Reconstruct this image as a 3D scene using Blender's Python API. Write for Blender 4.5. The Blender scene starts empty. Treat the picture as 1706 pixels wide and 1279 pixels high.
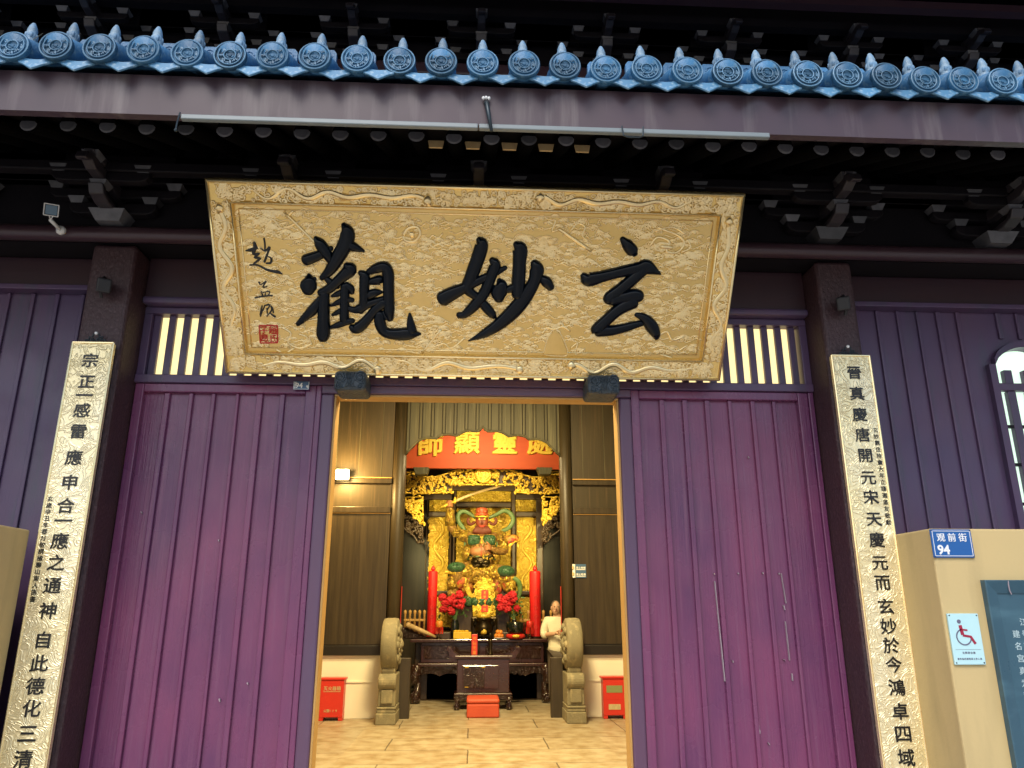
import bpy, math, random
from mathutils import Vector, Matrix
R = math.radians
scene = bpy.context.scene
col = scene.collection

# ------------------------------------------------------------------ camera, sky, sun, exposure
EYE = 1.6
PITCH, YAW, FPX, PCX, PCY = R(16.5), R(3.0), 1250.0, 853.0, 639.5
cam = bpy.data.cameras.new("camera")
cam.sensor_width = 36.0
cam.lens = FPX / 1706.0 * 36.0
cam.clip_start, cam.clip_end = 0.05, 500
camera = bpy.data.objects.new("camera", cam)
camera.location = (0, 0, EYE)
camera.rotation_euler = (R(90) + PITCH, 0, -YAW)
col.objects.link(camera)
scene.camera = camera

SUN_EL, SUN_AZ = R(50), R(200)          # overcast daylight coming from the street side
world = bpy.data.worlds.new("World")
scene.world = world
world.use_nodes = True
wn = world.node_tree
sky = wn.nodes.new("ShaderNodeTexSky")
sky.sky_type = 'NISHITA'
sky.sun_disc = False
sky.sun_elevation = SUN_EL
sky.sun_rotation = SUN_AZ
sky.air_density, sky.dust_density = 1.0, 2.5
bg = wn.nodes["Background"]
bg.inputs[1].default_value = 0.12
wn.links.new(sky.outputs[0], bg.inputs[0])

sun = bpy.data.lights.new("sun", 'SUN')
sun.energy, sun.angle, sun.color = 0.9, R(25), (1, 0.97, 0.92)
sun_o = bpy.data.objects.new("sun", sun)
d = Vector((math.sin(SUN_AZ) * math.cos(SUN_EL), math.cos(SUN_AZ) * math.cos(SUN_EL), math.sin(SUN_EL)))
sun_o.rotation_euler = d.to_track_quat('Z', 'Y').to_euler()
sun_o.location = d * 30
col.objects.link(sun_o)

vs = scene.view_settings
vs.view_transform, vs.look, vs.exposure, vs.gamma = 'Standard', 'None', 0.85, 1.0
scene.cycles.use_denoising = True
scene.cycles.max_bounces = 8
scene.cycles.sample_clamp_indirect = 6

# ------------------------------------------------------------------ measuring helpers
def ray(px, py):
    x, y = (px - PCX) / FPX, -(py - PCY) / FPX
    v = (x, math.cos(PITCH) - y * math.sin(PITCH), math.sin(PITCH) + y * math.cos(PITCH))
    c, s = math.cos(-YAW), math.sin(-YAW)
    return Vector((v[0] * c - v[1] * s, v[0] * s + v[1] * c, v[2]))

def at(px, py, Y):
    r = ray(px, py)
    return Vector((0, 0, EYE)) + r * (Y / r.y)

def onplane(px, py, p0, n):
    r = ray(px, py)
    o = Vector((0, 0, EYE))
    return o + r * ((p0 - o).dot(n) / r.dot(n))

def hexc(h):
    h = h.lstrip('#')
    f = lambda v: v / 12.92 if v <= 0.04045 else ((v + 0.055) / 1.055) ** 2.4
    return tuple(f(int(h[i:i + 2], 16) / 255) for i in (0, 2, 4)) + (1,)

# ------------------------------------------------------------------ materials
def mat(name, c, rough=0.6, metal=0.0, c2=None, nscale=(4, 4, 4), ncontrast=0.25, ndetail=5, c3=None, n3=(1, 1, 1),
        bump=None, bscale=(20, 20, 20), bstr=0.3, bdist=0.01, coat=0.0, emit=None, estr=0.0, rand=0.0, spec=0.5, rvar=0.0):
    m = bpy.data.materials.new(name)
    m.use_nodes = True
    t = m.node_tree
    N, L = t.nodes, t.links
    b = N["Principled BSDF"]
    if isinstance(c, str): c = hexc(c)
    if isinstance(c2, str): c2 = hexc(c2)
    if isinstance(c3, str): c3 = hexc(c3)
    if len(c) == 3: c = tuple(c) + (1,)
    if c2 is not None and len(c2) == 3: c2 = tuple(c2) + (1,)
    if c3 is not None and len(c3) == 3: c3 = tuple(c3) + (1,)
    b.inputs["Base Color"].default_value = c
    b.inputs["Roughness"].default_value = rough
    b.inputs["Metallic"].default_value = metal
    b.inputs["Specular IOR Level"].default_value = spec
    if coat:
        b.inputs["Coat Weight"].default_value = coat
        b.inputs["Coat Roughness"].default_value = 0.06
    if emit is not None:
        if isinstance(emit, str): emit = hexc(emit)
        b.inputs["Emission Color"].default_value = emit
        b.inputs["Emission Strength"].default_value = estr
    tc = N.new("ShaderNodeTexCoord")
    def noise(sc, detail=5, dist=0.0, rgh=0.55):
        mp = N.new("ShaderNodeMapping")
        mp.inputs["Scale"].default_value = sc
        L.new(tc.outputs["Object"], mp.inputs["Vector"])
        n = N.new("ShaderNodeTexNoise")
        n.inputs["Scale"].default_value = 1.0
        n.inputs["Detail"].default_value = detail
        n.inputs["Roughness"].default_value = rgh
        n.inputs["Distortion"].default_value = dist
        L.new(mp.outputs[0], n.inputs["Vector"])
        return n.outputs["Fac"]
    def ramp(s, a, bb):
        r = N.new("ShaderNodeMapRange")
        r.inputs["From Min"].default_value, r.inputs["From Max"].default_value = a, bb
        L.new(s, r.inputs["Value"])
        return r.outputs["Result"]
    out = None
    def mix(fac, a, bcol, const=None):
        mx = N.new("ShaderNodeMix")
        mx.data_type = 'RGBA'
        if fac is None: mx.inputs[0].default_value = const
        else: L.new(fac, mx.inputs[0])
        if a is None: mx.inputs[6].default_value = c
        else: L.new(a, mx.inputs[6])
        mx.inputs[7].default_value = bcol
        return mx.outputs[2]
    if c2 is not None:
        out = mix(ramp(noise(nscale, ndetail), 0.5 - ncontrast, 0.5 + ncontrast), None, c2)
    if c3 is not None:
        out = mix(ramp(noise(n3, 6), 0.52, 0.75), out, c3)
    if rand:
        oi = N.new("ShaderNodeObjectInfo")
        hv = N.new("ShaderNodeHueSaturation")
        L.new(ramp2(N, L, oi.outputs["Random"], 1 - rand, 1 + rand), hv.inputs["Value"])
        if out is None: hv.inputs["Color"].default_value = c
        else: L.new(out, hv.inputs["Color"])
        out = hv.outputs[0]
    if out is not None:
        L.new(out, b.inputs["Base Color"])
    if rvar:
        L.new(ramp2(N, L, noise((3, 3, 3), 4), max(0, rough - rvar), rough + rvar, 0.3, 0.7), b.inputs["Roughness"])
    if bump:
        bp = N.new("ShaderNodeBump")
        bp.inputs["Strength"].default_value = bstr
        bp.inputs["Distance"].default_value = bdist
        if bump == 'noise':
            h = noise(bscale, 6)
        elif bump == 'cloud':               # thin curling contour lines, like carved cloud scrolls
            n1 = noise(bscale, 1.5, 1.1, 0.5)
            mm = N.new("ShaderNodeMath"); mm.operation = 'MULTIPLY'; mm.inputs[1].default_value = 30.0
            L.new(n1, mm.inputs[0])
            sn = N.new("ShaderNodeMath"); sn.operation = 'SINE'
            L.new(mm.outputs[0], sn.inputs[0])
            ab_ = N.new("ShaderNodeMath"); ab_.operation = 'ABSOLUTE'
            L.new(sn.outputs[0], ab_.inputs[0])
            iv = N.new("ShaderNodeMath"); iv.operation = 'SUBTRACT'; iv.inputs[0].default_value = 1.0
            L.new(ab_.outputs[0], iv.inputs[1])
            pw = N.new("ShaderNodeMath"); pw.operation = 'POWER'; pw.inputs[1].default_value = 1.6
            L.new(iv.outputs[0], pw.inputs[0])
            h = pw.outputs[0]
        elif bump == 'crackle':
            mp = N.new("ShaderNodeMapping"); mp.inputs["Scale"].default_value = bscale
            L.new(tc.outputs["Object"], mp.inputs["Vector"])
            v = N.new("ShaderNodeTexVoronoi"); v.feature = 'DISTANCE_TO_EDGE'; v.inputs["Scale"].default_value = 1
            L.new(mp.outputs[0], v.inputs["Vector"])
            h = ramp(v.outputs["Distance"], 0.0, 0.12)
        L.new(h, bp.inputs["Height"])
        L.new(bp.outputs[0], b.inputs["Normal"])
    return m

def ramp2(N, L, s, a, b, f0=0.0, f1=1.0):
    r = N.new("ShaderNodeMapRange")
    r.inputs["From Min"].default_value, r.inputs["From Max"].default_value = f0, f1
    r.inputs["To Min"].default_value, r.inputs["To Max"].default_value = a, b
    L.new(s, r.inputs["Value"])
    return r.outputs["Result"]

MT = {}
MT['door'] = mat('door_paint', (0.190, 0.046, 0.118), 0.28, c2=(0.102, 0.029, 0.096), nscale=(1.6, 2, 0.9), ncontrast=0.16, c3=(0.175, 0.06, 0.13), n3=(26, 26, 1.2),
                 bump='noise', bscale=(90, 90, 3), bstr=0.4, bdist=0.006, rvar=0.1)
MT['jamb'] = mat('jamb_paint', (0.105, 0.045, 0.09), 0.4, c2=(0.09, 0.055, 0.11), nscale=(3, 3, 1), bump='noise', bscale=(80, 80, 3), bstr=0.2, bdist=0.003)
MT['board'] = mat('board_wall_paint', (0.072, 0.050, 0.122), 0.38, c2=(0.100, 0.048, 0.100), nscale=(1.5, 2, 1.2), c3=(0.065, 0.06, 0.10), n3=(9, 9, 1.4),
                  bump='noise', bscale=(80, 80, 3), bstr=0.3, bdist=0.004, rvar=0.1)
MT['pillar'] = mat('pillar_lacquer', (0.050, 0.020, 0.024), 0.5, c2=(0.035, 0.018, 0.024), nscale=(3, 3, 3), c3=(0.10, 0.06, 0.07), n3=(60, 60, 40),
                   bump='noise', bscale=(45, 45, 30), bstr=0.7, bdist=0.012)
MT['band'] = mat('band_paint', (0.040, 0.014, 0.020), 0.45, c2=(0.028, 0.014, 0.024), nscale=(2, 2, 5), bump='noise', bscale=(4, 40, 60), bstr=0.15, bdist=0.003)
MT['beam'] = mat('beam_paint', (0.055, 0.030, 0.036), 0.35, c2=(0.045, 0.02, 0.03), nscale=(2, 4, 4))
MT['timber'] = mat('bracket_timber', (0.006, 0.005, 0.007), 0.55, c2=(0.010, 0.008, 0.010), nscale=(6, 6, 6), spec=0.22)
MT['head'] = mat('bracket_head_paint', (0.038, 0.032, 0.038), 0.4, c2=(0.02, 0.017, 0.02), nscale=(9, 9, 9))
MT['block'] = mat('bracket_block_grey', (0.10, 0.10, 0.11), 0.4, c2=(0.04, 0.04, 0.045), nscale=(9, 9, 9), rand=0.5)  # blocks in a paler grey than the bracket timber
MT['rafter_end'] = mat('rafter_end_paint', (0.13, 0.13, 0.145), 0.6, c2=(0.07, 0.07, 0.08), nscale=(20, 20, 20), rand=0.35)
MT['tile'] = mat('glazed_tile', (0.035, 0.145, 0.29), 0.45, spec=0.35, c2=(0.075, 0.21, 0.39), nscale=(14, 14, 14), c3=(0.20, 0.32, 0.38), n3=(22, 22, 22),
                 bump='noise', bscale=(70, 70, 70), bstr=0.5, bdist=0.008, rand=0.3)
MT['disc'] = mat('tile_disc_clay', (0.014, 0.075, 0.155), 0.55, spec=0.3, c2=(0.040, 0.135, 0.245), nscale=(20, 20, 20), c3=(0.11, 0.20, 0.27), n3=(30, 30, 30),
                 bump='noise', bscale=(90, 90, 90), bstr=0.5, bdist=0.007, rand=0.4)
MT['relief'] = mat('pale_raised_glaze', (0.085, 0.23, 0.39), 0.5, c2=(0.17, 0.31, 0.44), nscale=(24, 24, 24), rand=0.35)  # raised disc lines, paler than the disc itself
MT['drip'] = mat('drip_tile_glaze', (0.10, 0.27, 0.45), 0.4, c2=(0.06, 0.19, 0.34), nscale=(16, 16, 16), c3=(0.35, 0.48, 0.56), n3=(40, 40, 40), rand=0.15)
MT['cap'] = mat('nail_cap_glaze', (0.07, 0.19, 0.34), 0.5, c2=(0.2, 0.29, 0.36), nscale=(20, 20, 20), ncontrast=0.15, bump='noise', bscale=(80, 80, 80), bstr=0.5, bdist=0.01, rand=0.3)
MT['fascia'] = mat('fascia_paint', (0.070, 0.038, 0.052), 0.38, c2=(0.056, 0.040, 0.050), nscale=(0.9, 1, 1), c3=(0.14, 0.115, 0.12), n3=(9, 9, 0.6), rvar=0.1)
MT['gold'] = mat('gold_leaf', (0.86, 0.62, 0.25), 0.28, 0.75, c2=(0.76, 0.52, 0.17), nscale=(3, 3, 3), bump='noise', bscale=(26, 40, 40), bstr=0.35, bdist=0.008)
MT['goldrim'] = mat('gold_leaf_rim', (1.0, 0.83, 0.47), 0.17, 0.75, c2=(0.96, 0.74, 0.36), nscale=(9, 9, 9), bump='noise', bscale=(40, 40, 40), bstr=0.15, bdist=0.004)
MT['goldframe'] = mat('gold_leaf_frame', (0.90, 0.67, 0.26), 0.26, 0.75, c2=(0.82, 0.56, 0.17), nscale=(5, 5, 5), bump='noise', bscale=(40, 40, 40), bstr=0.55, bdist=0.010)
MT['palegold'] = mat('pale_gold_leaf', (0.95, 0.87, 0.60), 0.34, 0.5, c2=(0.90, 0.76, 0.40), nscale=(3, 3, 1.6), bump='cloud', bscale=(9, 9, 10), bstr=0.5, bdist=0.007)
MT['lacquer'] = mat('black_lacquer', (0.001, 0.004, 0.009), 0.05, spec=0.22)
MT['ink'] = mat('black_ink_paint', (0.008, 0.008, 0.009), 0.35)
MT['seal'] = mat('seal_red', (0.55, 0.03, 0.015), 0.5)
MT['peg'] = mat('carved_peg', (0.022, 0.036, 0.050), 0.45, c2=(0.04, 0.06, 0.078), nscale=(25, 25, 25), bump='cloud', bscale=(7, 7, 7), bstr=0.5, bdist=0.01)
MT['iron'] = mat('dark_iron', (0.03, 0.045, 0.055), 0.4, 0.5)
MT['blacklamp'] = mat('black_plastic', (0.010, 0.010, 0.013), 0.45)
MT['whitepaint'] = mat('white_enamel', (0.72, 0.73, 0.72), 0.4)
MT['strip'] = mat('light_strip_cover', (0.21, 0.25, 0.265), 0.35, c2=(0.17, 0.21, 0.225), nscale=(3, 3, 3))
MT['blueglass'] = mat('lamp_glass', (0.03, 0.10, 0.16), 0.12, coat=0.5)
MT['yellow'] = mat('ochre_plaster', (0.58, 0.44, 0.205), 0.75, c2=(0.54, 0.42, 0.20), nscale=(1.2, 1.2, 1.2), c3=(0.47, 0.36, 0.17), n3=(5, 5, 0.9), bump='noise', bscale=(28, 28, 28), bstr=0.25, bdist=0.006)
MT['slate'] = mat('blue_slate', (0.030, 0.085, 0.125), 0.35, c2=(0.045, 0.11, 0.155), nscale=(3, 3, 2), c3=(0.07, 0.16, 0.21), n3=(2, 2, 6), rvar=0.1)
MT['slatetext'] = mat('engraved_text', (0.42, 0.55, 0.58), 0.7)
MT['plateblue'] = mat('enamel_blue', (0.010, 0.10, 0.34), 0.3)
MT['plategrey'] = mat('faded_blue_plate', (0.06, 0.13, 0.25), 0.4)
MT['white'] = mat('white_paint', (0.80, 0.82, 0.82), 0.45)
MT['signwhite'] = mat('pale_sign', (0.44, 0.72, 0.77), 0.3, c2=(0.50, 0.75, 0.79), nscale=(4, 4, 4))
MT['signred'] = mat('sign_red', (0.33, 0.012, 0.045), 0.4)
MT['signgrey'] = mat('sign_grey', (0.13, 0.13, 0.20), 0.4)
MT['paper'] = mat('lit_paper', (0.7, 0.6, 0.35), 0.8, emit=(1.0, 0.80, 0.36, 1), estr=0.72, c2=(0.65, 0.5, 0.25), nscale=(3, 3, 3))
MT['winpane'] = mat('lit_window_pane', (0.6, 0.7, 0.6), 0.3, emit=(0.72, 1.0, 0.78, 1), estr=0.6)
MT['scratch'] = mat('bare_wood_scratch', (0.36, 0.30, 0.34), 0.8)
MT['stonefloor'] = None
MT['darkwood'] = mat('dark_panel_wood', (0.048, 0.036, 0.017), 0.45, c2=(0.028, 0.021, 0.010), nscale=(6, 6, 0.8), c3=(0.075, 0.05, 0.025), n3=(30, 30, 1.0), bump='noise', bscale=(60, 60, 2.5), bstr=0.25, bdist=0.004)
MT['lowwood'] = mat('lower_panel_wood', (0.030, 0.022, 0.012), 0.38, c2=(0.050, 0.037, 0.020), nscale=(14, 14, 0.9), ncontrast=0.15, c3=(0.018, 0.013, 0.008), n3=(40, 40, 1.0), bump='noise', bscale=(60, 60, 2.5), bstr=0.2, bdist=0.004)
MT['palewood'] = mat('weathered_board', (0.085, 0.082, 0.045), 0.6, c2=(0.055, 0.05, 0.027), nscale=(9, 9, 0.9), c3=(0.15, 0.14, 0.08), n3=(28, 28, 1.0), bump='noise', bscale=(60, 60, 2), bstr=0.35, bdist=0.005)
MT['groove'] = mat('dark_groove', (0.02, 0.016, 0.010), 0.8)
MT['edgewood'] = mat('bright_edge_wood', (0.50, 0.30, 0.09), 0.5, c2=(0.42, 0.23, 0.06), nscale=(9, 9, 2))
MT['limewash'] = mat('white_limewash', (0.84, 0.81, 0.66), 0.85, c2=(0.80, 0.76, 0.60), nscale=(2, 2, 2), bump='noise', bscale=(30, 30, 30), bstr=0.1, bdist=0.004)
MT['sillblack'] = mat('black_sill', (0.012, 0.010, 0.008), 0.4)
MT['stone'] = mat('carved_stone', (0.23, 0.20, 0.12), 0.8, c2=(0.16, 0.145, 0.09), nscale=(7, 7, 4), c3=(0.34, 0.29, 0.17), n3=(14, 14, 8), bump='noise', bscale=(45, 45, 45), bstr=0.5, bdist=0.01)
MT['orange'] = mat('orange_signboard', (0.52, 0.080, 0.014), 0.6, c2=(0.46, 0.06, 0.012), nscale=(1.5, 4, 12))
MT['bgold'] = mat('bright_gilding', (0.74, 0.53, 0.07), 0.38, 0.25, c2=(0.55, 0.33, 0.03), nscale=(14, 14, 14), bump='noise', bscale=(36, 36, 36), bstr=0.5, bdist=0.02)
MT['bgoldpanel'] = mat('gilded_relief_panel', (0.80, 0.58, 0.07), 0.42, 0.2, c2=(0.60, 0.38, 0.03), nscale=(13, 13, 13), bump='cloud', bscale=(6, 6, 5), bstr=0.8, bdist=0.02)
MT['framewood'] = mat('screen_frame_wood', (0.085, 0.055, 0.032), 0.4, c2=(0.055, 0.032, 0.02), nscale=(9, 9, 9))
MT['rosewood'] = mat('rosewood', (0.030, 0.008, 0.007), 0.26, c2=(0.045, 0.013, 0.010), nscale=(3, 8, 8), rvar=0.06, coat=0.25)
MT['rosecarve'] = mat('carved_rosewood', (0.035, 0.014, 0.008), 0.22, bump='cloud', bscale=(6, 6, 6), bstr=0.9, bdist=0.02, coat=0.4)
MT['red'] = mat('red_lacquer', (0.62, 0.012, 0.012), 0.4, c2=(0.52, 0.010, 0.012), nscale=(5, 5, 5))
MT['firered'] = mat('fire_box_red', (0.60, 0.035, 0.022), 0.35, c2=(0.54, 0.03, 0.02), nscale=(3, 3, 3))
MT['cushion'] = mat('cushion_red', (0.52, 0.075, 0.03), 0.6, c2=(0.47, 0.06, 0.025), nscale=(6, 6, 6), bump='noise', bscale=(120, 120, 120), bstr=0.1, bdist=0.002)
MT['skin'] = mat('skin', (0.56, 0.34, 0.22), 0.5)
MT['cloth'] = mat('white_cotton', (0.72, 0.68, 0.50), 0.8, bump='noise', bscale=(14, 14, 9), bstr=0.35, bdist=0.02)
MT['hair'] = mat('grey_hair', (0.10, 0.08, 0.06), 0.7)
MT['statueskin'] = mat('statue_painted_skin', (0.36, 0.16, 0.065), 0.45, c2=(0.27, 0.10, 0.035), nscale=(8, 8, 8))
MT['statueface'] = mat('statue_red_face', (0.27, 0.065, 0.028), 0.45, c2=(0.20, 0.04, 0.02), nscale=(10, 10, 10))
MT['statuegreen'] = mat('statue_green_armour', (0.020, 0.075, 0.032), 0.45, c2=(0.05, 0.13, 0.055), nscale=(20, 20, 20), bump='crackle', bscale=(24, 24, 24), bstr=1.0, bdist=0.04)
MT['armour'] = mat('gilded_scale_armour', (0.66, 0.44, 0.06), 0.4, 0.5, c2=(0.36, 0.19, 0.03), nscale=(16, 16, 16), ncontrast=0.1, c3=(0.10, 0.11, 0.04), n3=(18, 18, 18), bump='crackle', bscale=(26, 26, 26), bstr=1.0, bdist=0.05)
MT['statuegilt'] = mat('statue_brown_gilt', (0.40, 0.23, 0.055), 0.42, 0.3, c2=(0.24, 0.11, 0.03), nscale=(12, 12, 12), ncontrast=0.1, c3=(0.10, 0.10, 0.03), n3=(20, 20, 20), bump='crackle', bscale=(22, 22, 22), bstr=0.8, bdist=0.03)
MT['beard'] = mat('statue_beard', (0.115, 0.022, 0.010), 0.6, bump='noise', bscale=(60, 60, 20), bstr=0.6, bdist=0.02)
MT['hatred'] = mat('statue_hat_red', (0.40, 0.085, 0.030), 0.45, c2=(0.32, 0.05, 0.02), nscale=(14, 14, 14))
MT['charge'] = mat('signboard_gilding', (0.72, 0.50, 0.06), 0.55, 0.2)
MT['ribbon'] = mat('green_ribbon', (0.03, 0.095, 0.012), 0.5, c2=(0.11, 0.16, 0.06), nscale=(8, 8, 8))
MT['statuered'] = mat('statue_red_robe', (0.36, 0.035, 0.02), 0.5, c2=(0.42, 0.20, 0.03), nscale=(11, 11, 11), ncontrast=0.06, c3=(0.04, 0.10, 0.05), n3=(16, 16, 16), bump='noise', bscale=(24, 24, 12), bstr=0.7, bdist=0.03)
MT['bronze'] = mat('dark_bronze', (0.060, 0.042, 0.018), 0.35, 0.8, c2=(0.03, 0.022, 0.012), nscale=(9, 9, 9))
MT['blackglaze'] = mat('black_glaze', (0.010, 0.014, 0.010), 0.2, coat=0.5)
MT['petal'] = mat('red_petal', (0.55, 0.008, 0.02), 0.55, c2=(0.38, 0.005, 0.012), nscale=(14, 14, 14), bump='noise', bscale=(50, 50, 50), bstr=0.8, bdist=0.02)
MT['leaf'] = mat('leaf_green', (0.05, 0.12, 0.03), 0.6, c2=(0.10, 0.18, 0.06), nscale=(14, 14, 14))
MT['yellowbox'] = mat('yellow_box_card', (0.75, 0.55, 0.03), 0.5, c2=(0.70, 0.42, 0.04), nscale=(20, 20, 20))
MT['fruit'] = mat('orange_fruit', (0.70, 0.25, 0.03), 0.45)
MT['paleoak'] = mat('pale_wood', (0.55, 0.40, 0.20), 0.55, c2=(0.45, 0.30, 0.13), nscale=(18, 4, 4))
MT['lampglow'] = mat('lamp_diffuser', (1, 1, 1), 0.5, emit=(1.0, 0.74, 0.30, 1), estr=11)
MT['ceilglow'] = mat('unseen_lamp_diffuser', (1, 1, 1), 0.5, emit=(1.0, 0.85, 0.55, 1), estr=6)  # glow of the unseen added lamps
MT['interior'] = mat('interior_plaster', (0.30, 0.24, 0.15), 0.85, c2=(0.25, 0.2, 0.12), nscale=(2, 2, 2))
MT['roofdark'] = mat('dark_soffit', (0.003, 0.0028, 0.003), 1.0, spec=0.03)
MT['grass'] = mat('dry_grass', (0.20, 0.19, 0.14), 0.8)
MT['labelgreen'] = mat('grey_green_label', (0.22, 0.25, 0.10), 0.4)
MT['labelcream'] = mat('cream_label', (0.60, 0.48, 0.25), 0.5, c2=(0.40, 0.33, 0.18), nscale=(40, 40, 20))

def brickmat(name, c1, c2, mortar, bw, rh, rot=False, off=0.5, ms=0.008):
    m = bpy.data.materials.new(name)
    m.use_nodes = True
    N, L = m.node_tree.nodes, m.node_tree.links
    b = N["Principled BSDF"]
    tc = N.new("ShaderNodeTexCoord")
    mp = N.new("ShaderNodeMapping")
    if rot: mp.inputs["Rotation"].default_value = (0, 0, R(90))
    nw = N.new("ShaderNodeTexNoise"); nw.inputs["Scale"].default_value = 2.5
    av = N.new("ShaderNodeVectorMath"); av.operation = 'MULTIPLY_ADD'
    av.inputs[1].default_value = (0.03, 0.03, 0)
    L.new(tc.outputs["Object"], nw.inputs["Vector"])
    L.new(nw.outputs["Color"], av.inputs[0]); L.new(tc.outputs["Object"], av.inputs[2])
    L.new(av.outputs[0], mp.inputs["Vector"])
    br = N.new("ShaderNodeTexBrick")
    br.offset = off
    br.inputs["Color1"].default_value = c1; br.inputs["Color2"].default_value = c2
    br.inputs["Mortar"].default_value = mortar
    br.inputs["Scale"].default_value = 1; br.inputs["Mortar Size"].default_value = ms
    br.inputs["Brick Width"].default_value = bw; br.inputs["Row Height"].default_value = rh
    L.new(mp.outputs[0], br.inputs["Vector"])
    n = N.new("ShaderNodeTexNoise"); n.inputs["Scale"].default_value = 5; n.inputs["Detail"].default_value = 7
    L.new(tc.outputs["Object"], n.inputs["Vector"])
    mx = N.new("ShaderNodeMix"); mx.data_type = 'RGBA'; mx.blend_type = 'MULTIPLY'
    L.new(ramp2(N, L, n.outputs["Fac"], 0.0, 1.0, 0.38, 0.68), mx.inputs[0])
    L.new(br.outputs["Color"], mx.inputs[6]); mx.inputs[7].default_value = (0.66, 0.57, 0.44, 1)
    L.new(mx.outputs[2], b.inputs["Base Color"])
    b.inputs["Roughness"].default_value = 0.42
    bp = N.new("ShaderNodeBump"); bp.inputs["Strength"].default_value = 0.5; bp.inputs["Distance"].default_value = 0.01
    ad = N.new("ShaderNodeMath"); ad.operation = 'MULTIPLY_ADD'; ad.inputs[1].default_value = -1.5
    L.new(br.outputs["Fac"], ad.inputs[0]); L.new(n.outputs["Fac"], ad.inputs[2])
    L.new(ad.outputs[0], bp.inputs["Height"]); L.new(bp.outputs[0], b.inputs["Normal"])
    return m
MT['aisle'] = brickmat('aisle_slabs', (0.42, 0.36, 0.25, 1), (0.36, 0.30, 0.20, 1), (0.12, 0.10, 0.07, 1), 1.9, 0.80)
MT['sidepave'] = brickmat('side_slabs', (0.40, 0.34, 0.24, 1), (0.34, 0.29, 0.20, 1), (0.14, 0.11, 0.08, 1), 1.9, 0.7, True)
MT['street'] = brickmat('street_slabs', (0.46, 0.45, 0.42, 1), (0.40, 0.39, 0.37, 1), (0.12, 0.12, 0.11, 1), 0.9, 0.45)

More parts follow.
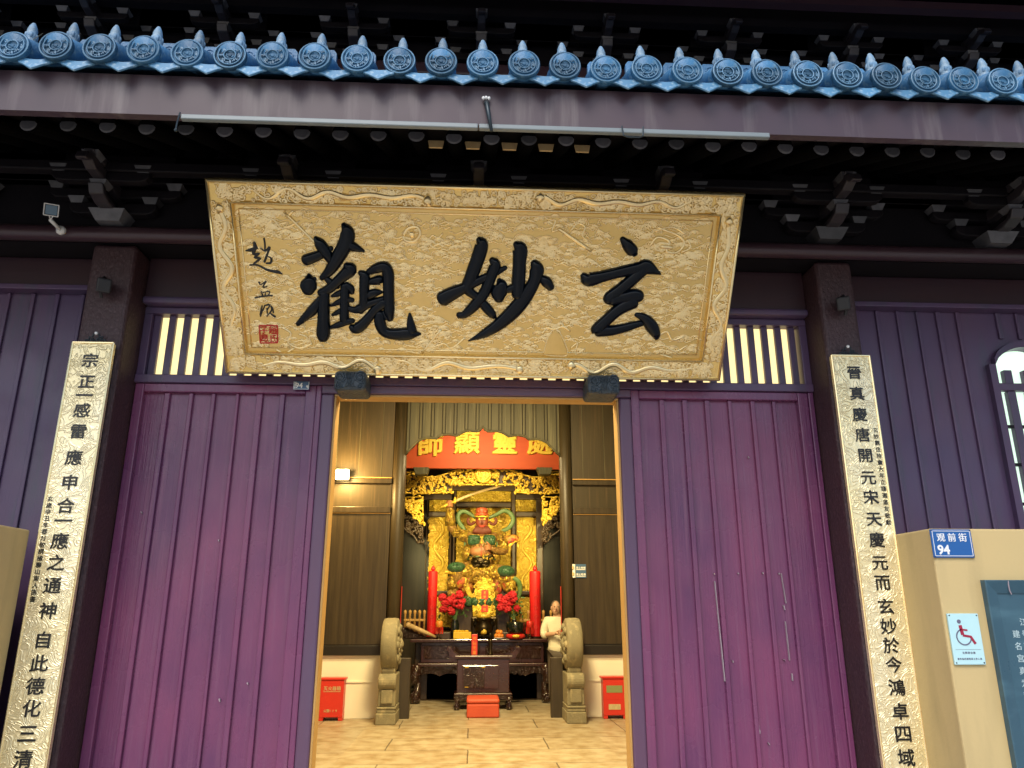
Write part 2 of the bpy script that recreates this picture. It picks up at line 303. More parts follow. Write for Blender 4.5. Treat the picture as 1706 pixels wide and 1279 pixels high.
# ------------------------------------------------------------------ mesh building
class MB:
    def __init__(s): s.v, s.f = [], []
    def add(s, vs_, fs_):
        o = len(s.v)
        s.v += [tuple(v) for v in vs_]
        s.f += [tuple(i + o for i in f) for f in fs_]
        return s
    def box(s, x0, x1, y0, y1, z0, z1):
        v = [(x, y, z) for x in (x0, x1) for y in (y0, y1) for z in (z0, z1)]
        return s.add(v, [(0, 1, 3, 2), (4, 6, 7, 5), (0, 4, 5, 1), (2, 3, 7, 6), (0, 2, 6, 4), (1, 5, 7, 3)])
    def hexa(s, a, b):                      # two quads (each 4 points, same winding)
        return s.add(list(a) + list(b), [(0, 1, 2, 3), (7, 6, 5, 4)] + [(i, i + 4, (i + 1) % 4 + 4, (i + 1) % 4) for i in range(4)])
    def prism(s, poly, vec):                # polygon of 3D points swept along vec
        n = len(poly)
        p = [Vector(q) for q in poly]
        vec = Vector(vec)
        return s.add(p + [q + vec for q in p], [tuple(range(n)), tuple(range(2 * n - 1, n - 1, -1))] + [(i, i + n, (i + 1) % n + n, (i + 1) % n) for i in range(n)])
    def xz(s, poly, y0, y1): return s.prism([(x, y0, z) for x, z in poly], (0, y1 - y0, 0))
    def yz(s, poly, x0, x1): return s.prism([(x0, y, z) for y, z in poly], (x1 - x0, 0, 0))
    def tube(s, pts, rad, n=8, cap=True, flat=None, up=None):
        pts = [Vector(p) for p in pts]
        if not hasattr(rad, '__len__'): rad = [rad] * len(pts)
        rings, prev = [], None
        for i, p in enumerate(pts):
            t = (pts[min(i + 1, len(pts) - 1)] - pts[max(i - 1, 0)])
            if t.length < 1e-9: t = Vector((0, 0, 1))
            t.normalize()
            ref = up if up is not None else (prev if prev is not None else (Vector((0, 0, 1)) if abs(t.z) < 0.9 else Vector((0, 1, 0))))
            a = Vector(ref) - t * t.dot(Vector(ref))
            if a.length < 1e-6: a = t.orthogonal()
            a.normalize(); prev = a
            b = t.cross(a)
            k = 1.0 if flat is None else flat
            rings.append([p + a * (rad[i] * k * math.cos(2 * math.pi * j / n)) + b * (rad[i] * math.sin(2 * math.pi * j / n)) for j in range(n)])
        fs = []
        for i in range(len(rings) - 1):
            for j in range(n):
                fs.append((i * n + j, i * n + (j + 1) % n, (i + 1) * n + (j + 1) % n, (i + 1) * n + j))
        if cap:
            fs.append(tuple(range(n - 1, -1, -1)))
            fs.append(tuple(range((len(rings) - 1) * n, len(rings) * n)))
        return s.add([v for r in rings for v in r], fs)
    def lathe(s, prof, c, n=20, axis='z'):
        c = Vector(c)
        vs_, fs = [], []
        for r, h in prof:
            for j in range(n):
                a = 2 * math.pi * j / n
                q = (r * math.cos(a), r * math.sin(a), h)
                if axis == 'y': q = (q[0], -q[2], q[1])         # profile height towards the viewer (-Y)
                if axis == 'x': q = (q[2], q[0], q[1])
                vs_.append(c + Vector(q))
        for i in range(len(prof) - 1):
            for j in range(n):
                fs.append((i * n + j, i * n + (j + 1) % n, (i + 1) * n + (j + 1) % n, (i + 1) * n + j))
        fs.append(tuple(range(n - 1, -1, -1))); fs.append(tuple(range((len(prof) - 1) * n, len(prof) * n)))
        return s.add(vs_, fs)
    def ball(s, c, r, nu=12, nv=8, wob=0.0, seed=0):
        c = Vector(c)
        if not hasattr(r, '__len__'): r = (r, r, r)
        rnd = random.Random(seed)
        vs_, fs = [], []
        for i in range(nv + 1):
            th = math.pi * i / nv
            for j in range(nu):
                ph = 2 * math.pi * j / nu
                k = 1 + (rnd.uniform(-wob, wob) if wob else 0)
                vs_.append(c + Vector((r[0] * k * math.sin(th) * math.cos(ph), r[1] * k * math.sin(th) * math.sin(ph), r[2] * k * math.cos(th))))
        for i in range(nv):
            for j in range(nu):
                fs.append((i * nu + j, (i + 1) * nu + j, (i + 1) * nu + (j + 1) % nu, i * nu + (j + 1) % nu))
        return s.add(vs_, fs)
    def stroke(s, pts, n, hmax=0.035, hk=0.5, sub=5, ring=10):   # brush stroke: [(point, width)], domed section
        P = catmull([(p.x, p.y, p.z, w) for p, w in pts], sub)
        Q = [(Vector(q[:3]), max(q[3], 0.002)) for q in P]
        def ext(q0, q1):
            t = (q0[0] - q1[0]); t.normalize()
            w = q0[1]
            return [(q0[0] + t * (w * 0.5 * k), w * f) for k, f in ((0.62, 0.12), (0.55, 0.45), (0.38, 0.75))]
        Q = ext(Q[0], Q[1]) + Q + ext(Q[-1], Q[-2])[::-1]
        rings = []
        for i, (p, w) in enumerate(Q):
            t = Q[min(i + 1, len(Q) - 1)][0] - Q[max(i - 1, 0)][0]
            if t.length < 1e-9: t = Vector((1, 0, 0))
            t = (t - n * t.dot(n)).normalized()
            sd = n.cross(t)
            h = min(hmax, w * hk)
            rings.append([p + sd * (w / 2 * math.cos(math.pi * j / (ring - 1))) + n * (h * math.sin(math.pi * j / (ring - 1)) ** 0.8) for j in range(ring)])
        fs = [(i * ring + j, i * ring + j + 1, (i + 1) * ring + j + 1, (i + 1) * ring + j) for i in range(len(rings) - 1) for j in range(ring - 1)]
        return s.add([v for r in rings for v in r], fs)
    def glyph(s, txt, p, size, ax=Vector((1, 0, 0)), up=Vector((0, 0, 1)), ext=0.004, bold=0.02, bev=0.0, sz=1.0, nib=None):
        if nib:                            # broad-nib writing: the same glyph laid three times along the nib
            for k_n, t_n in enumerate((-1, 0, 1)):
                s.glyph(txt, Vector(p) + ax * (nib[0] * t_n * size) + up * (nib[1] * t_n * size), size, ax, up, ext + 0.0003 * k_n, bold, bev, sz)
            return s
        vs_, fs = glyph_mesh(txt, bold, bev)
        n = ax.cross(up)                   # towards the viewer
        p = Vector(p)
        mz = max(v[2] for v in vs_) or 1
        return s.add([p + ax * ((v[0] - 0.5 * len(txt)) * size) + up * ((v[1] - 0.38) * size * sz) + n * ((v[2] / mz) * ext) for v in vs_], fs)
    def build(s, name, m, parent=None, smooth=False, bevel=0.0, seg=2):
        me = bpy.data.meshes.new(name)
        me.from_pydata(s.v, [], s.f)
        me.validate()
        import bmesh
        bm = bmesh.new(); bm.from_mesh(me)
        bmesh.ops.recalc_face_normals(bm, faces=bm.faces)
        bm.to_mesh(me); bm.free()
        me.materials.append(MT[m] if isinstance(m, str) else m)
        if smooth:
            for p in me.polygons: p.use_smooth = True
        o = bpy.data.objects.new(name, me)
        col.objects.link(o)
        if bevel:
            b = o.modifiers.new("bevel", 'BEVEL')
            b.width, b.segments, b.limit_method, b.angle_limit = bevel, seg, 'ANGLE', R(35)
        if parent is not None: setparent(o, parent)
        return o

def setparent(o, p):
    o.parent = p
    if p.type == 'EMPTY':
        o.matrix_parent_inverse = p.matrix_basis.inverted()

def catmull(P, sub):
    if len(P) < 3:
        return [tuple(a + (b - a) * k / sub for a, b in zip(P[0], P[-1])) for k in range(sub + 1)]
    out = []
    E = [tuple(2 * a - b for a, b in zip(P[0], P[1]))] + list(P) + [tuple(2 * a - b for a, b in zip(P[-1], P[-2]))]
    for i in range(1, len(E) - 2):
        p0, p1, p2, p3 = E[i - 1:i + 3]
        for k in range(sub):
            t = k / sub
            out.append(tuple(0.5 * (2 * b + (c - a) * t + (2 * a - 5 * b + 4 * c - d_) * t * t + (3 * b - a - 3 * c + d_) * t ** 3) for a, b, c, d_ in zip(p0, p1, p2, p3)))
    out.append(tuple(P[-1]))
    return out

_G = {}
def glyph_mesh(txt, bold, bev):
    k = (txt, bold, bev)
    if k not in _G:
        c = bpy.data.curves.new('writing', 'FONT')
        c.body, c.size, c.extrude, c.offset, c.bevel_depth, c.bevel_resolution, c.resolution_u = txt, 1, 0.02, bold, bev, 2, 3
        o = bpy.data.objects.new('writing', c)
        col.objects.link(o)
        dg = bpy.context.evaluated_depsgraph_get()
        m = bpy.data.meshes.new_from_object(o.evaluated_get(dg))
        _G[k] = ([tuple(v.co) for v in m.vertices], [tuple(p.vertices) for p in m.polygons])
        bpy.data.objects.remove(o); bpy.data.curves.remove(c); bpy.data.meshes.remove(m)
    return _G[k]

def tag(o, label=None, cat=None, group=None, kind=None):
    if label: o['label'] = label
    if cat: o['category'] = cat
    if group: o['group'] = group
    if kind: o['kind'] = kind
    return o

def thing(name, loc, label, cat, group=None):
    o = bpy.data.objects.new(name, None)
    o.empty_display_size = 0.2
    o.matrix_basis = Matrix.Translation(Vector(loc))
    col.objects.link(o)
    return tag(o, label, cat, group)

def dup(o, parent=None, move=(0, 0, 0)):
    c = o.copy()
    col.objects.link(c)
    if parent is not None:
        inv = o.matrix_parent_inverse.copy()
        c.parent = parent
        c.matrix_parent_inverse = inv
    c.location = Vector(o.location) + Vector(move)
    for ch in list(o.children):
        dup(ch, c)
    return c

def skin(name, J, Ed, root, m, parent, levels=2):
    """one continuous body from joints: J = {name: (pos, radius or (rx, ry))}"""
    keys = list(J)
    me = bpy.data.meshes.new(name)
    me.from_pydata([tuple(J[k][0]) for k in keys], [(keys.index(a), keys.index(b)) for a, b in Ed], [])
    o = bpy.data.objects.new(name, me)
    col.objects.link(o)
    o.modifiers.new("skin", 'SKIN')
    for i, k in enumerate(keys):
        r = J[k][1]
        sv = me.skin_vertices[0].data[i]
        sv.radius = r if hasattr(r, '__len__') else (r, r)
        sv.use_root = (k == root)
    ss = o.modifiers.new("subdivision", 'SUBSURF'); ss.levels = ss.render_levels = levels
    dg = bpy.context.evaluated_depsgraph_get()
    nm = bpy.data.meshes.new_from_object(o.evaluated_get(dg))
    nm.name = name
    bpy.data.objects.remove(o)
    for p in nm.polygons: p.use_smooth = True
    nm.materials.clear(); nm.materials.append(MT[m])
    o = bpy.data.objects.new(name, nm)
    col.objects.link(o)
    if parent is not None: setparent(o, parent)
    return o

rnd = random.Random(7)

# ------------------------------------------------------------------ ground
tag(MB().box(-60, 60, -60, 5.95, -0.3, 0).build('street', 'street'), 'grey stone slab street in front of the gate', kind='structure')
tag(MB().box(-1.42, 1.66, 5.95, 17, -0.3, 0).build('aisle_floor', 'aisle'), 'pale stone slab aisle through the gate', kind='structure')
tag(MB().box(-5, -1.42, 5.95, 17, -0.3, -0.004).build('side_floor', 'sidepave'), 'stone floor beside the aisle', kind='structure')
tag(MB().box(1.66, 5.2, 5.95, 17, -0.3, -0.004).build('side_floor', 'sidepave'), 'stone floor beside the aisle', kind='structure')

# ================================================================== THE HALL
CX0 = 0.04
hall = thing('temple_hall', (CX0, 6, 0), 'old timber temple gate hall with purple doors and blue tiled eaves', 'temple')
YD = 5.85                                      # door plane
# pillars
for x0, x1 in ((-3.005, -2.665), (2.785, 3.09)):
    MB().box(x0, x1, 5.5, 6.05, 0, 4.33).build('pillar', 'pillar', hall, bevel=0.035, seg=3)
# round lintel beam under the brackets
b = MB(); b.tube([(-8, 5.42, 4.372), (8.5, 5.42, 4.372)], 0.062, 16)
b.build('lintel_beam', 'beam', hall, smooth=True)
MB().box(-8, 8.5, 5.5, 5.9, 4.335, 4.5).build('plate_beam', 'timber', hall)
# high bands
MB().box(-2.664, 2.784, 5.74, 5.98, 3.985, 4.334).build('band_panel', 'band', hall, bevel=0.01)
b = MB(); b.box(-2.664, 2.784, 5.70, 5.98, 3.925, 3.984); b.build('ledge', 'board', hall, bevel=0.02)
for x0, x1 in ((-8, -3.006), (3.091, 8.5)):
    MB().box(x0, x1, 5.78, 5.98, 4.085, 4.334).build('band_panel', 'band', hall, bevel=0.01)
    MB().box(x0, x1, 5.74, 5.98, 4.04, 4.084).build('rail', 'board', hall, bevel=0.008)
# transom: frame, bars and glowing paper
b = MB()
b.box(-2.664, 2.784, 5.79, 5.96, 3.868, 3.924)
b.box(-2.664, 2.784, 5.775, 5.96, 3.285, 3.352)
b.box(-2.664, -2.60, 5.79, 5.96, 3.353, 3.867)
b.box(2.72, 2.784, 5.79, 5.96, 3.353, 3.867)
b.build('transom_frame', 'board', hall, bevel=0.006)
b = MB()
x = -2.60
while x < 2.70:
    b.box(x, x + 0.054, 5.835, 5.872, 3.353, 3.867)
    x += 0.1166
b.build('transom_lattice', 'board', hall, bevel=0.004)
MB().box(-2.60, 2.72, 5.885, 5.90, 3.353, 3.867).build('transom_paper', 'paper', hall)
# lintel above the opening and jambs
MB().box(-1.205, 1.265, 5.775, 5.96, 3.215, 3.284).build('door_lintel', 'jamb', hall, bevel=0.01)
for x0, x1 in ((-1.205, -1.105), (1.165, 1.265)):
    MB().box(x0, x1, 5.785, 5.96, 0, 3.214).build('door_jamb', 'jamb', hall, bevel=0.015)
b = MB(); b.box(-1.105, -1.088, 5.80, 5.955, 0, 3.197); b.box(1.148, 1.165, 5.80, 5.955, 0, 3.197); b.box(-1.105, 1.165, 5.80, 5.955, 3.197, 3.2145)
b.build('door_reveal', 'edgewood', hall, bevel=0.004)
# boarded doors
def boards(x0, x1, z0, z1, y, pitch, name, m, parent, seed, bw=0.034, bd=0.028):
    rr = random.Random(seed)
    mb = MB(); mb.box(x0, x1, y, y + 0.07, z0, z1)
    o = mb.build(name, m, parent)
    n = max(1, round((x1 - x0) / pitch)); p = (x1 - x0) / n
    q = MB()
    for i in range(1, n):
        xx = x0 + p * i + rr.uniform(-0.006, 0.006)
        w = bw * rr.uniform(0.8, 1.25)
        q.xz([(xx - w / 2, z0), (xx + w / 2, z0), (xx + w / 2 + rr.uniform(-.004, .004), z1), (xx - w / 2 + rr.uniform(-.004, .004), z1)], y - bd, y + 0.001)
    q.build('batten', m, o, bevel=0.007)
    return o
for x0, x1, sd in ((-2.66, -1.206, 1), (1.266, 2.78, 2)):
    dr = boards(x0 + 0.07, x1 - 0.13, 0.16, 3.215, YD, 0.176, 'door', 'door', hall, sd)
    fr = MB()
    fr.box(x0, x0 + 0.07, 5.80, 5.93, 0, 3.284); fr.box(x1 - 0.13, x1 - 0.045, 5.80, 5.93, 0, 3.284)
    fr.box(x1 - 0.043, x1, 5.79, 5.93, 0, 3.284)
    fr.box(x0 + 0.07, x1 - 0.13, 5.80, 5.93, 3.215, 3.284); fr.box(x0 + 0.07, x1 - 0.13, 5.80, 5.93, 0, 0.16)
    fr.build('door_frame', 'door', dr, bevel=0.008)
    q = MB()
    rr = random.Random(5)
    if sd == 2:
        for px, py, qx, qy, w in ((1191, 968, 1208, 1135, 2.2), (1302, 955, 1310, 1005, 1.6), (1309, 1035, 1316, 1100, 1.6), (1320, 1122, 1321, 1134, 2.0), (1306, 1008, 1308, 1016, 3.5), (1263, 1205, 1266, 1222, 5),
                                  (1190, 955, 1191, 957, 3), (1230, 954, 1231, 956, 3), (1271, 953, 1272, 956, 3), (1298, 954, 1299, 957, 3), (1247, 760, 1248, 763, 2), (1280, 1237, 1283, 1241, 2), (1305, 1098, 1309, 1100, 2), (1221, 1100, 1222, 1104, 2)):
            a, c = at(px, py, 5.828), at(qx, qy, 5.828)
            w *= 0.0016
            pts = [a.lerp(c, k / 4) for k in range(5)]
            lft = [p + Vector((-w * (0.3 + 0.5 * rr.random()), 0, 0)) for p in pts]
            rgt = [p + Vector((w * (0.3 + 0.5 * rr.random()), 0, 0)) for p in pts]
            q.prism([(v.x, 5.826, v.z) for v in lft + rgt[::-1]], (0, 0.022, 0))
    else:
        for px, py, qx, qy, w in ((511, 1066, 512, 1082, 4), (361, 898, 362, 901, 2), (362, 1165, 363, 1170, 2), (231, 651 + 200, 232, 654 + 200, 1.5), (409, 1138, 410, 1141, 2), (488, 1175, 489, 1181, 2), (300, 1083, 301, 1088, 1.5)):
            a, c = at(px, py, 5.79), at(qx, qy, 5.79)
            w *= 0.0045
            y = 5.786 if px > 500 else 5.826
            q.prism([(a.x - w / 2, y, a.z), (a.x + w / 2, y, a.z), (c.x + w / 3, y, c.z), (c.x - w / 4, y, c.z)], (0, 0.06, 0))
    q.build('paint_scratch', 'scratch', dr)
# boarded side walls (right one with a barred window)
boards(-8, -3.006, 0, 4.039, YD, 0.192, 'board_wall', 'board', hall, 3, 0.032, 0.022)
WX0, WX1, WZ0, WZ1 = at(1655, 600, 5.82).x, at(1655, 600, 5.82).x + 1.5, 2.0, 3.66
bw_ = boards(3.091, WX0 - 0.06, 0, 4.039, YD, 0.188, 'board_wall', 'board', hall, 4, 0.032, 0.022)
boards(WX1 + 0.06, 8.5, 0, 4.039, YD, 0.19, 'board_wall', 'board', hall, 5, 0.032, 0.022)
boards(WX0 - 0.06, WX1 + 0.06, 3.80, 4.039, YD, 0.19, 'board_wall', 'board', hall, 6, 0.032, 0.022)
boards(WX0 - 0.06, WX1 + 0.06, 0, WZ0 - 0.06, YD, 0.19, 'board_wall', 'board', hall, 8, 0.032, 0.022)
arch = []
for k in range(41):                              # cusped head of the window
    u = k / 40
    xx = WX0 + (WX1 - WX0) * u
    lob = abs(math.sin(u * math.pi * 3)) ** 0.6
    arch.append((xx, 3.56 + 0.13 * lob + 0.05 * math.sin(u * math.pi)))
win = MB().box(WX0 - 0.06, WX0, 5.80, 5.94, WZ0 - 0.06, 3.56).box(WX1, WX1 + 0.06, 5.80, 5.94, WZ0 - 0.06, 3.56).box(WX0, WX1, 5.80, 5.94, WZ0 - 0.06, WZ0)
for (xa, za), (xb, zb) in zip(arch[:-1], arch[1:]):
    win.hexa([(xa, 5.80, za), (xb, 5.80, zb), (xb, 5.80, zb + 0.055), (xa, 5.80, za + 0.055)], [(xa, 5.94, za), (xb, 5.94, zb), (xb, 5.94, zb + 0.055), (xa, 5.94, za + 0.055)])
    win.hexa([(xa, 5.85, za + 0.055), (xb, 5.85, zb + 0.055), (xb, 5.85, 3.80), (xa, 5.85, 3.80)], [(xa, 5.92, za + 0.055), (xb, 5.92, zb + 0.055), (xb, 5.92, 3.80), (xa, 5.92, 3.80)])
win.box(WX0 - 0.06, WX0, 5.85, 5.92, 3.56, 3.80).box(WX1, WX1 + 0.06, 5.85, 5.92, 3.56, 3.80)
wino = win.build('window', 'board', hall)
q = MB(); q.box(WX0, WX1, 5.82, 5.88, 3.335, 3.40)
q.build('window_rail', 'board', wino, bevel=0.006)
q = MB()
xx = WX0 + 0.085
while xx < WX1 - 0.05:
    q.box(xx, xx + 0.07, 5.835, 5.885, WZ0, 3.334); q.box(xx, xx + 0.07, 5.835, 5.885, 3.401, 3.52)
    xx += 0.17
q.build('window_bar', 'board', wino, bevel=0.005)
q = MB()
for zz in (3.02, 2.70, 2.38): q.box(WX0, WX1, 5.84, 5.88, zz, zz + 0.022)
q.build('cross_bar', 'timber', wino)
MB().box(WX0 - 0.05, WX1 + 0.05, 5.91, 5.925, WZ0 - 0.05, 3.78).build('window_pane', 'winpane', wino)
# carved door pegs under the plaque
def spiral(mb, c, r, turns, w, m=1, y=0.0, start=0.0):
    pts = []
    N_ = int(14 * turns)
    for k in range(N_ + 1):
        a = start + m * 2 * math.pi * turns * k / N_
        rr_ = r * (1 - 0.82 * k / N_)
        pts.append((c[0] + rr_ * math.cos(a), y, c[1] + rr_ * math.sin(a)))
    mb.tube(pts, w, 5)
PZ0, PZ1 = at(590, 649, 5.5).z, at(590, 617, 5.5).z
PZM = (PZ0 + PZ1) / 2
for xa, xb in ((-1.078, -0.805), (0.858, 1.14)):
    xm = (xa + xb) / 2
    o = MB().box(xa + 0.015, xb - 0.015, 5.50, 5.80, PZ0, PZ1).build('door_peg', 'peg', hall, bevel=0.03, seg=4)
    q = MB()
    for sx in (-1, 1):
        spiral(q, (xm + sx * 0.075, PZM + 0.025), 0.045, 2.2, 0.008, sx, 5.50, 1.0)
        spiral(q, (xm + sx * 0.08, PZM - 0.045), 0.028, 1.8, 0.006, -sx, 5.50, 2.0)
    for k in range(5): q.tube([(xm + (k - 2) * 0.014, 5.50, PZM + 0.06), (xm + (k - 2) * 0.009, 5.497, PZM), (xm + (k - 2) * 0.016, 5.50, PZM - 0.055)], 0.005, 5)
    q.build('peg_carving', 'peg', o, smooth=True)

# ---- bracket sets under the eaves
def arm_poly(h, z0, z1, cut=0.05):              # a bow shaped arm seen from the front
    return [(-h, z1), (-h, z0 + (z1 - z0) * 0.55), (-h + cut * 0.5, z0 + (z1 - z0) * 0.2), (-h + cut * 1.4, z0), (h - cut * 1.4, z0), (h - cut * 0.5, z0 + (z1 - z0) * 0.2), (h, z0 + (z1 - z0) * 0.55), (h, z1)]
def dou(w, d, h, z, x=0, y=0):                  # bearing block: square top, tapered below
    k = 0.66
    return MB().hexa([(x - w / 2, y - d / 2, z + h), (x + w / 2, y - d / 2, z + h), (x + w / 2, y + d / 2, z + h), (x - w / 2, y + d / 2, z + h)],
                     [(x - w / 2 * k, y - d / 2 * k, z), (x + w / 2 * k, y - d / 2 * k, z), (x + w / 2 * k, y + d / 2 * k, z), (x - w / 2 * k, y + d / 2 * k, z)])
def make_set(o):
    bx, by, bz = o
    def tr(mb):
        mb.v = [(x + bx, y + by, z + bz) for x, y, z in mb.v]
        return mb
    q = MB()
    q.xz(arm_poly(0.33, 0.085, 0.175), -0.04, 0.04)
    q.xz(arm_poly(0.50, 0.225, 0.30), -0.035, 0.035)
    q.xz([(x, z) for x, z in arm_poly(0.36, 0.225, 0.30)], -0.285, -0.215)
    q.yz([(0.1, 0.175), (-0.22, 0.175), (-0.29, 0.16), (-0.30, 0.13), (-0.24, 0.10), (-0.15, 0.085), (0.1, 0.085)], -0.04, 0.04)
    q.box(-1.0, 1.0, -0.04, 0.04, 0.36, 0.60)
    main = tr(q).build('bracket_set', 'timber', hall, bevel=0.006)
    q = MB()
    q.yz([(0.1, 0.315), (-0.36, 0.315), (-0.47, 0.345), (-0.56, 0.30), (-0.585, 0.235), (-0.54, 0.235), (-0.50, 0.27), (-0.42, 0.235), (0.1, 0.22)], -0.042, 0.042)
    q.yz([(-0.20, 0.40), (-0.42, 0.40), (-0.50, 0.36), (-0.47, 0.33), (-0.20, 0.33)], -0.04, 0.04)
    tr(q).build('bracket_head', 'head', main, bevel=0.012)
    tr(dou(0.27, 0.26, 0.085, 0.0)).build('base_block', 'block', main)
    for x, y, z in ((-0.28, 0, 0.175), (0.28, 0, 0.175), (0, -0.25, 0.175), (-0.45, 0, 0.30), (0.45, 0, 0.30), (-0.31, -0.25, 0.30), (0.31, -0.25, 0.30), (0, -0.42, 0.315)):
        tr(dou(0.125, 0.12, 0.05, z, x, y)).build('bearing_block', 'block', main)
    q = MB(); q.yz([(-0.02, 0.08), (-0.20, 0.08), (-0.30, 0.11), (-0.34, 0.18), (-0.29, 0.18), (-0.25, 0.13), (-0.02, 0.115)], -0.055, 0.055)
    tr(q).build('bracket_hook', 'head', main, bevel=0.01)
    return main
low0 = make_set((-2.83, 5.40, 4.436))
for k in range(-1, 7):
    if k != 0: dup(low0, hall, (1.42 * k, 0, 0))
up0 = make_set((0.02, 6.95, 7.28))
for k in range(-4, 6):
    if k != 0: dup(up0, hall, (1.36 * k, 0, 0))
MB().box(-8, 8.5, 5.47, 5.50, 4.42, 5.4).build('bracket_board', 'timber', hall)
b = MB(); b.box(-8, 8.5, 5.10, 5.19, 4.74, 4.82); b.build('eave_purlin', 'timber', hall, bevel=0.01)
# upper storey
MB().box(-9, 10, 7.05, 7.2, 6.0, 9.2).build('upper_wall', 'timber', hall)
MB().box(-9, 10, 6.85, 7.05, 7.12, 7.27).build('upper_beam', 'beam', hall, bevel=0.02)
b = MB(); b.box(-9, 10, 6.58, 6.68, 7.66, 7.76); b.build('upper_purlin', 'timber', hall)
b = MB(); b.box(-9, 10, 6.28, 6.38, 7.70, 7.79); b.build('upper_purlin', 'beam', hall)
b = MB(); b.yz([(4.9, 7.62), (4.9, 7.78), (7.2, 9.0), (7.2, 8.4)], -9, 10); b.build('upper_soffit', 'roofdark', hall)

# ---- rafters
raf = MB()
raf.tube([(0, 4.40, 4.645), (0, 5.46, 5.16)], 0.056, 14)
x0 = -2.95 - 0.2535 * 4
first = None
for k in range(36):
    xx = x0 + 0.2535 * k
    if first is None:
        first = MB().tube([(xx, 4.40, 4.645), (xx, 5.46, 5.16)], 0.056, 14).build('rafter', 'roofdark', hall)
        MB().lathe([(0.001, 0.008), (0.045, 0.007), (0.0555, 0.0)], (xx, 4.40, 4.645), 16, 'y').build('rafter_end', 'rafter_end', first)
    elif xx < 5.2:
        dup(first, hall, (0.2535 * k, 0, rnd.uniform(-0.006, 0.006)))
# eave boarding above the rafters and the fascia
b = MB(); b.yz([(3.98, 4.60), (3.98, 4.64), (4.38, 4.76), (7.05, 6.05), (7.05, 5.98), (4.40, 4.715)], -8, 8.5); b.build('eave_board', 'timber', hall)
b = MB(); b.yz([(3.945, 4.415), (3.93, 4.68), (3.985, 4.70), (4.0, 4.415)], -8, 8.5); b.build('fascia_board', 'fascia', hall)
# pale pieces painting the warm light between the rafters over the middle
gb = MB()
for k in range(10, 15):
    xx, zz = -2.823 + 0.2535 * k, at(808, 241, 4.50).z
    gb = MB(); gb.xz([(xx - 0.055, zz + 0.022), (xx + 0.055, zz + 0.022), (xx + 0.045, zz - 0.03), (xx - 0.045, zz - 0.03)], 4.50, 4.515)
    gb.build('eave_lit_patch', 'paleoak', hall)

# ---- lower tiled roof
EY, EZ, PIT = 3.85, 4.785, 0.2533
SL = math.tan(R(28))
b = MB(); b.yz([(3.95, 4.735), (3.95, 4.765), (7.05, 4.765 + 3.17 * SL), (7.05, 4.735 + 3.17 * SL)], -8, 8.5)
roof = b.build('roof_slab', 'tile', hall)
tx0 = -2.764 - PIT * 3
def make_tile(x):
    t = MB()
    dirv = Vector((0, math.cos(R(28)), math.sin(R(28))))
    p0 = Vector((x, EY + 0.012, EZ))
    t.tube([p0, p0 + dirv * 0.35, p0 + dirv * 0.352, p0 + dirv * 0.75, p0 + dirv * 0.752, p0 + dirv * 3.5], [0.083, 0.083, 0.078, 0.078, 0.074, 0.074], 18)
    tube = t.build('tube_tile', 'tile', hall, smooth=True)
    r = MB()
    r.lathe([(0.097, -0.02), (0.099, 0.0), (0.096, 0.010), (0.086, 0.012), (0.082, 0.002), (0.074, 0.001), (0.071, 0.008), (0.066, 0.008), (0.063, 0.0),
             (0.040, 0.0), (0.037, 0.008), (0.033, 0.008), (0.031, 0.001), (0.012, 0.001), (0.009, 0.007), (0.001, 0.008)], (x, EY, EZ), 28, 'y')
    r.build('tile_disc', 'disc', tube)
    r = MB()
    for rad_, w_r in ((0.0915, 0.0042), (0.069, 0.0032), (0.035, 0.0030)):
        r.tube([(x + rad_ * math.cos(2 * math.pi * j / 26), EY - 0.009, EZ + rad_ * math.sin(2 * math.pi * j / 26)) for j in range(27)], w_r, 6)
    rr_ = random.Random(3)
    for k in range(8):                           # a ring of raised characters
        a = 2 * math.pi * k / 8
        ca, sa = math.cos(a), math.sin(a)
        for j in range(4):
            u, v = rr_.uniform(-0.011, 0.011), rr_.uniform(-0.009, 0.009)
            l, w = (0.009, 0.002) if rr_.random() < 0.5 else (0.002, 0.009)
            cx_, cz_ = 0.0515 + v, u
            q = [(cx_ + sx * w, cz_ + sz * l) for sx, sz in ((-1, -1), (1, -1), (1, 1), (-1, 1))]
            r.prism([(x + ca * a_ - sa * b_, EY + 0.001, EZ + sa * a_ + ca * b_) for a_, b_ in q], (0, -0.0105, 0))
    for k in range(5):
        a = rr_.uniform(0, 6.28); q = rr_.uniform(0.012, 0.026)
        r.ball((x + q * math.cos(a), EY - 0.002, EZ + q * math.sin(a)), (0.007, 0.006, 0.004), 6, 4)
    r.build('disc_relief', 'relief', tube)
    cp = p0 + dirv * 0.14 + Vector((0, 0, 0.075))
    c = MB()
    c.lathe([(0.038, -0.03), (0.040, 0.0), (0.033, 0.022), (0.038, 0.04), (0.035, 0.062), (0.027, 0.074), (0.030, 0.088), (0.023, 0.115), (0.011, 0.142), (0.001, 0.150)], cp, 12)
    for k in range(6):
        a = k * math.pi / 3
        c.ball(cp + Vector((0.030 * math.cos(a), 0.030 * math.sin(a), 0.04)), (0.012, 0.012, 0.022), 6, 4)
    c.build('nail_cap', 'cap', tube, smooth=True)
    pp = p0 + dirv * 0.33 + Vector((0, 0, 0.03))
    s = MB()
    s.xz([(x - 0.06, pp.z - 0.03), (x + 0.06, pp.z - 0.03), (x + 0.06, pp.z + 0.10), (x + 0.042, pp.z + 0.125), (x - 0.042, pp.z + 0.125), (x - 0.06, pp.z + 0.10)], pp.y, pp.y + 0.03)
    spiral(s, (x, pp.z + 0.07), 0.035, 1.6, 0.006, 1, pp.y)
    s.build('stop_plate', 'tile', tube)
    return tube
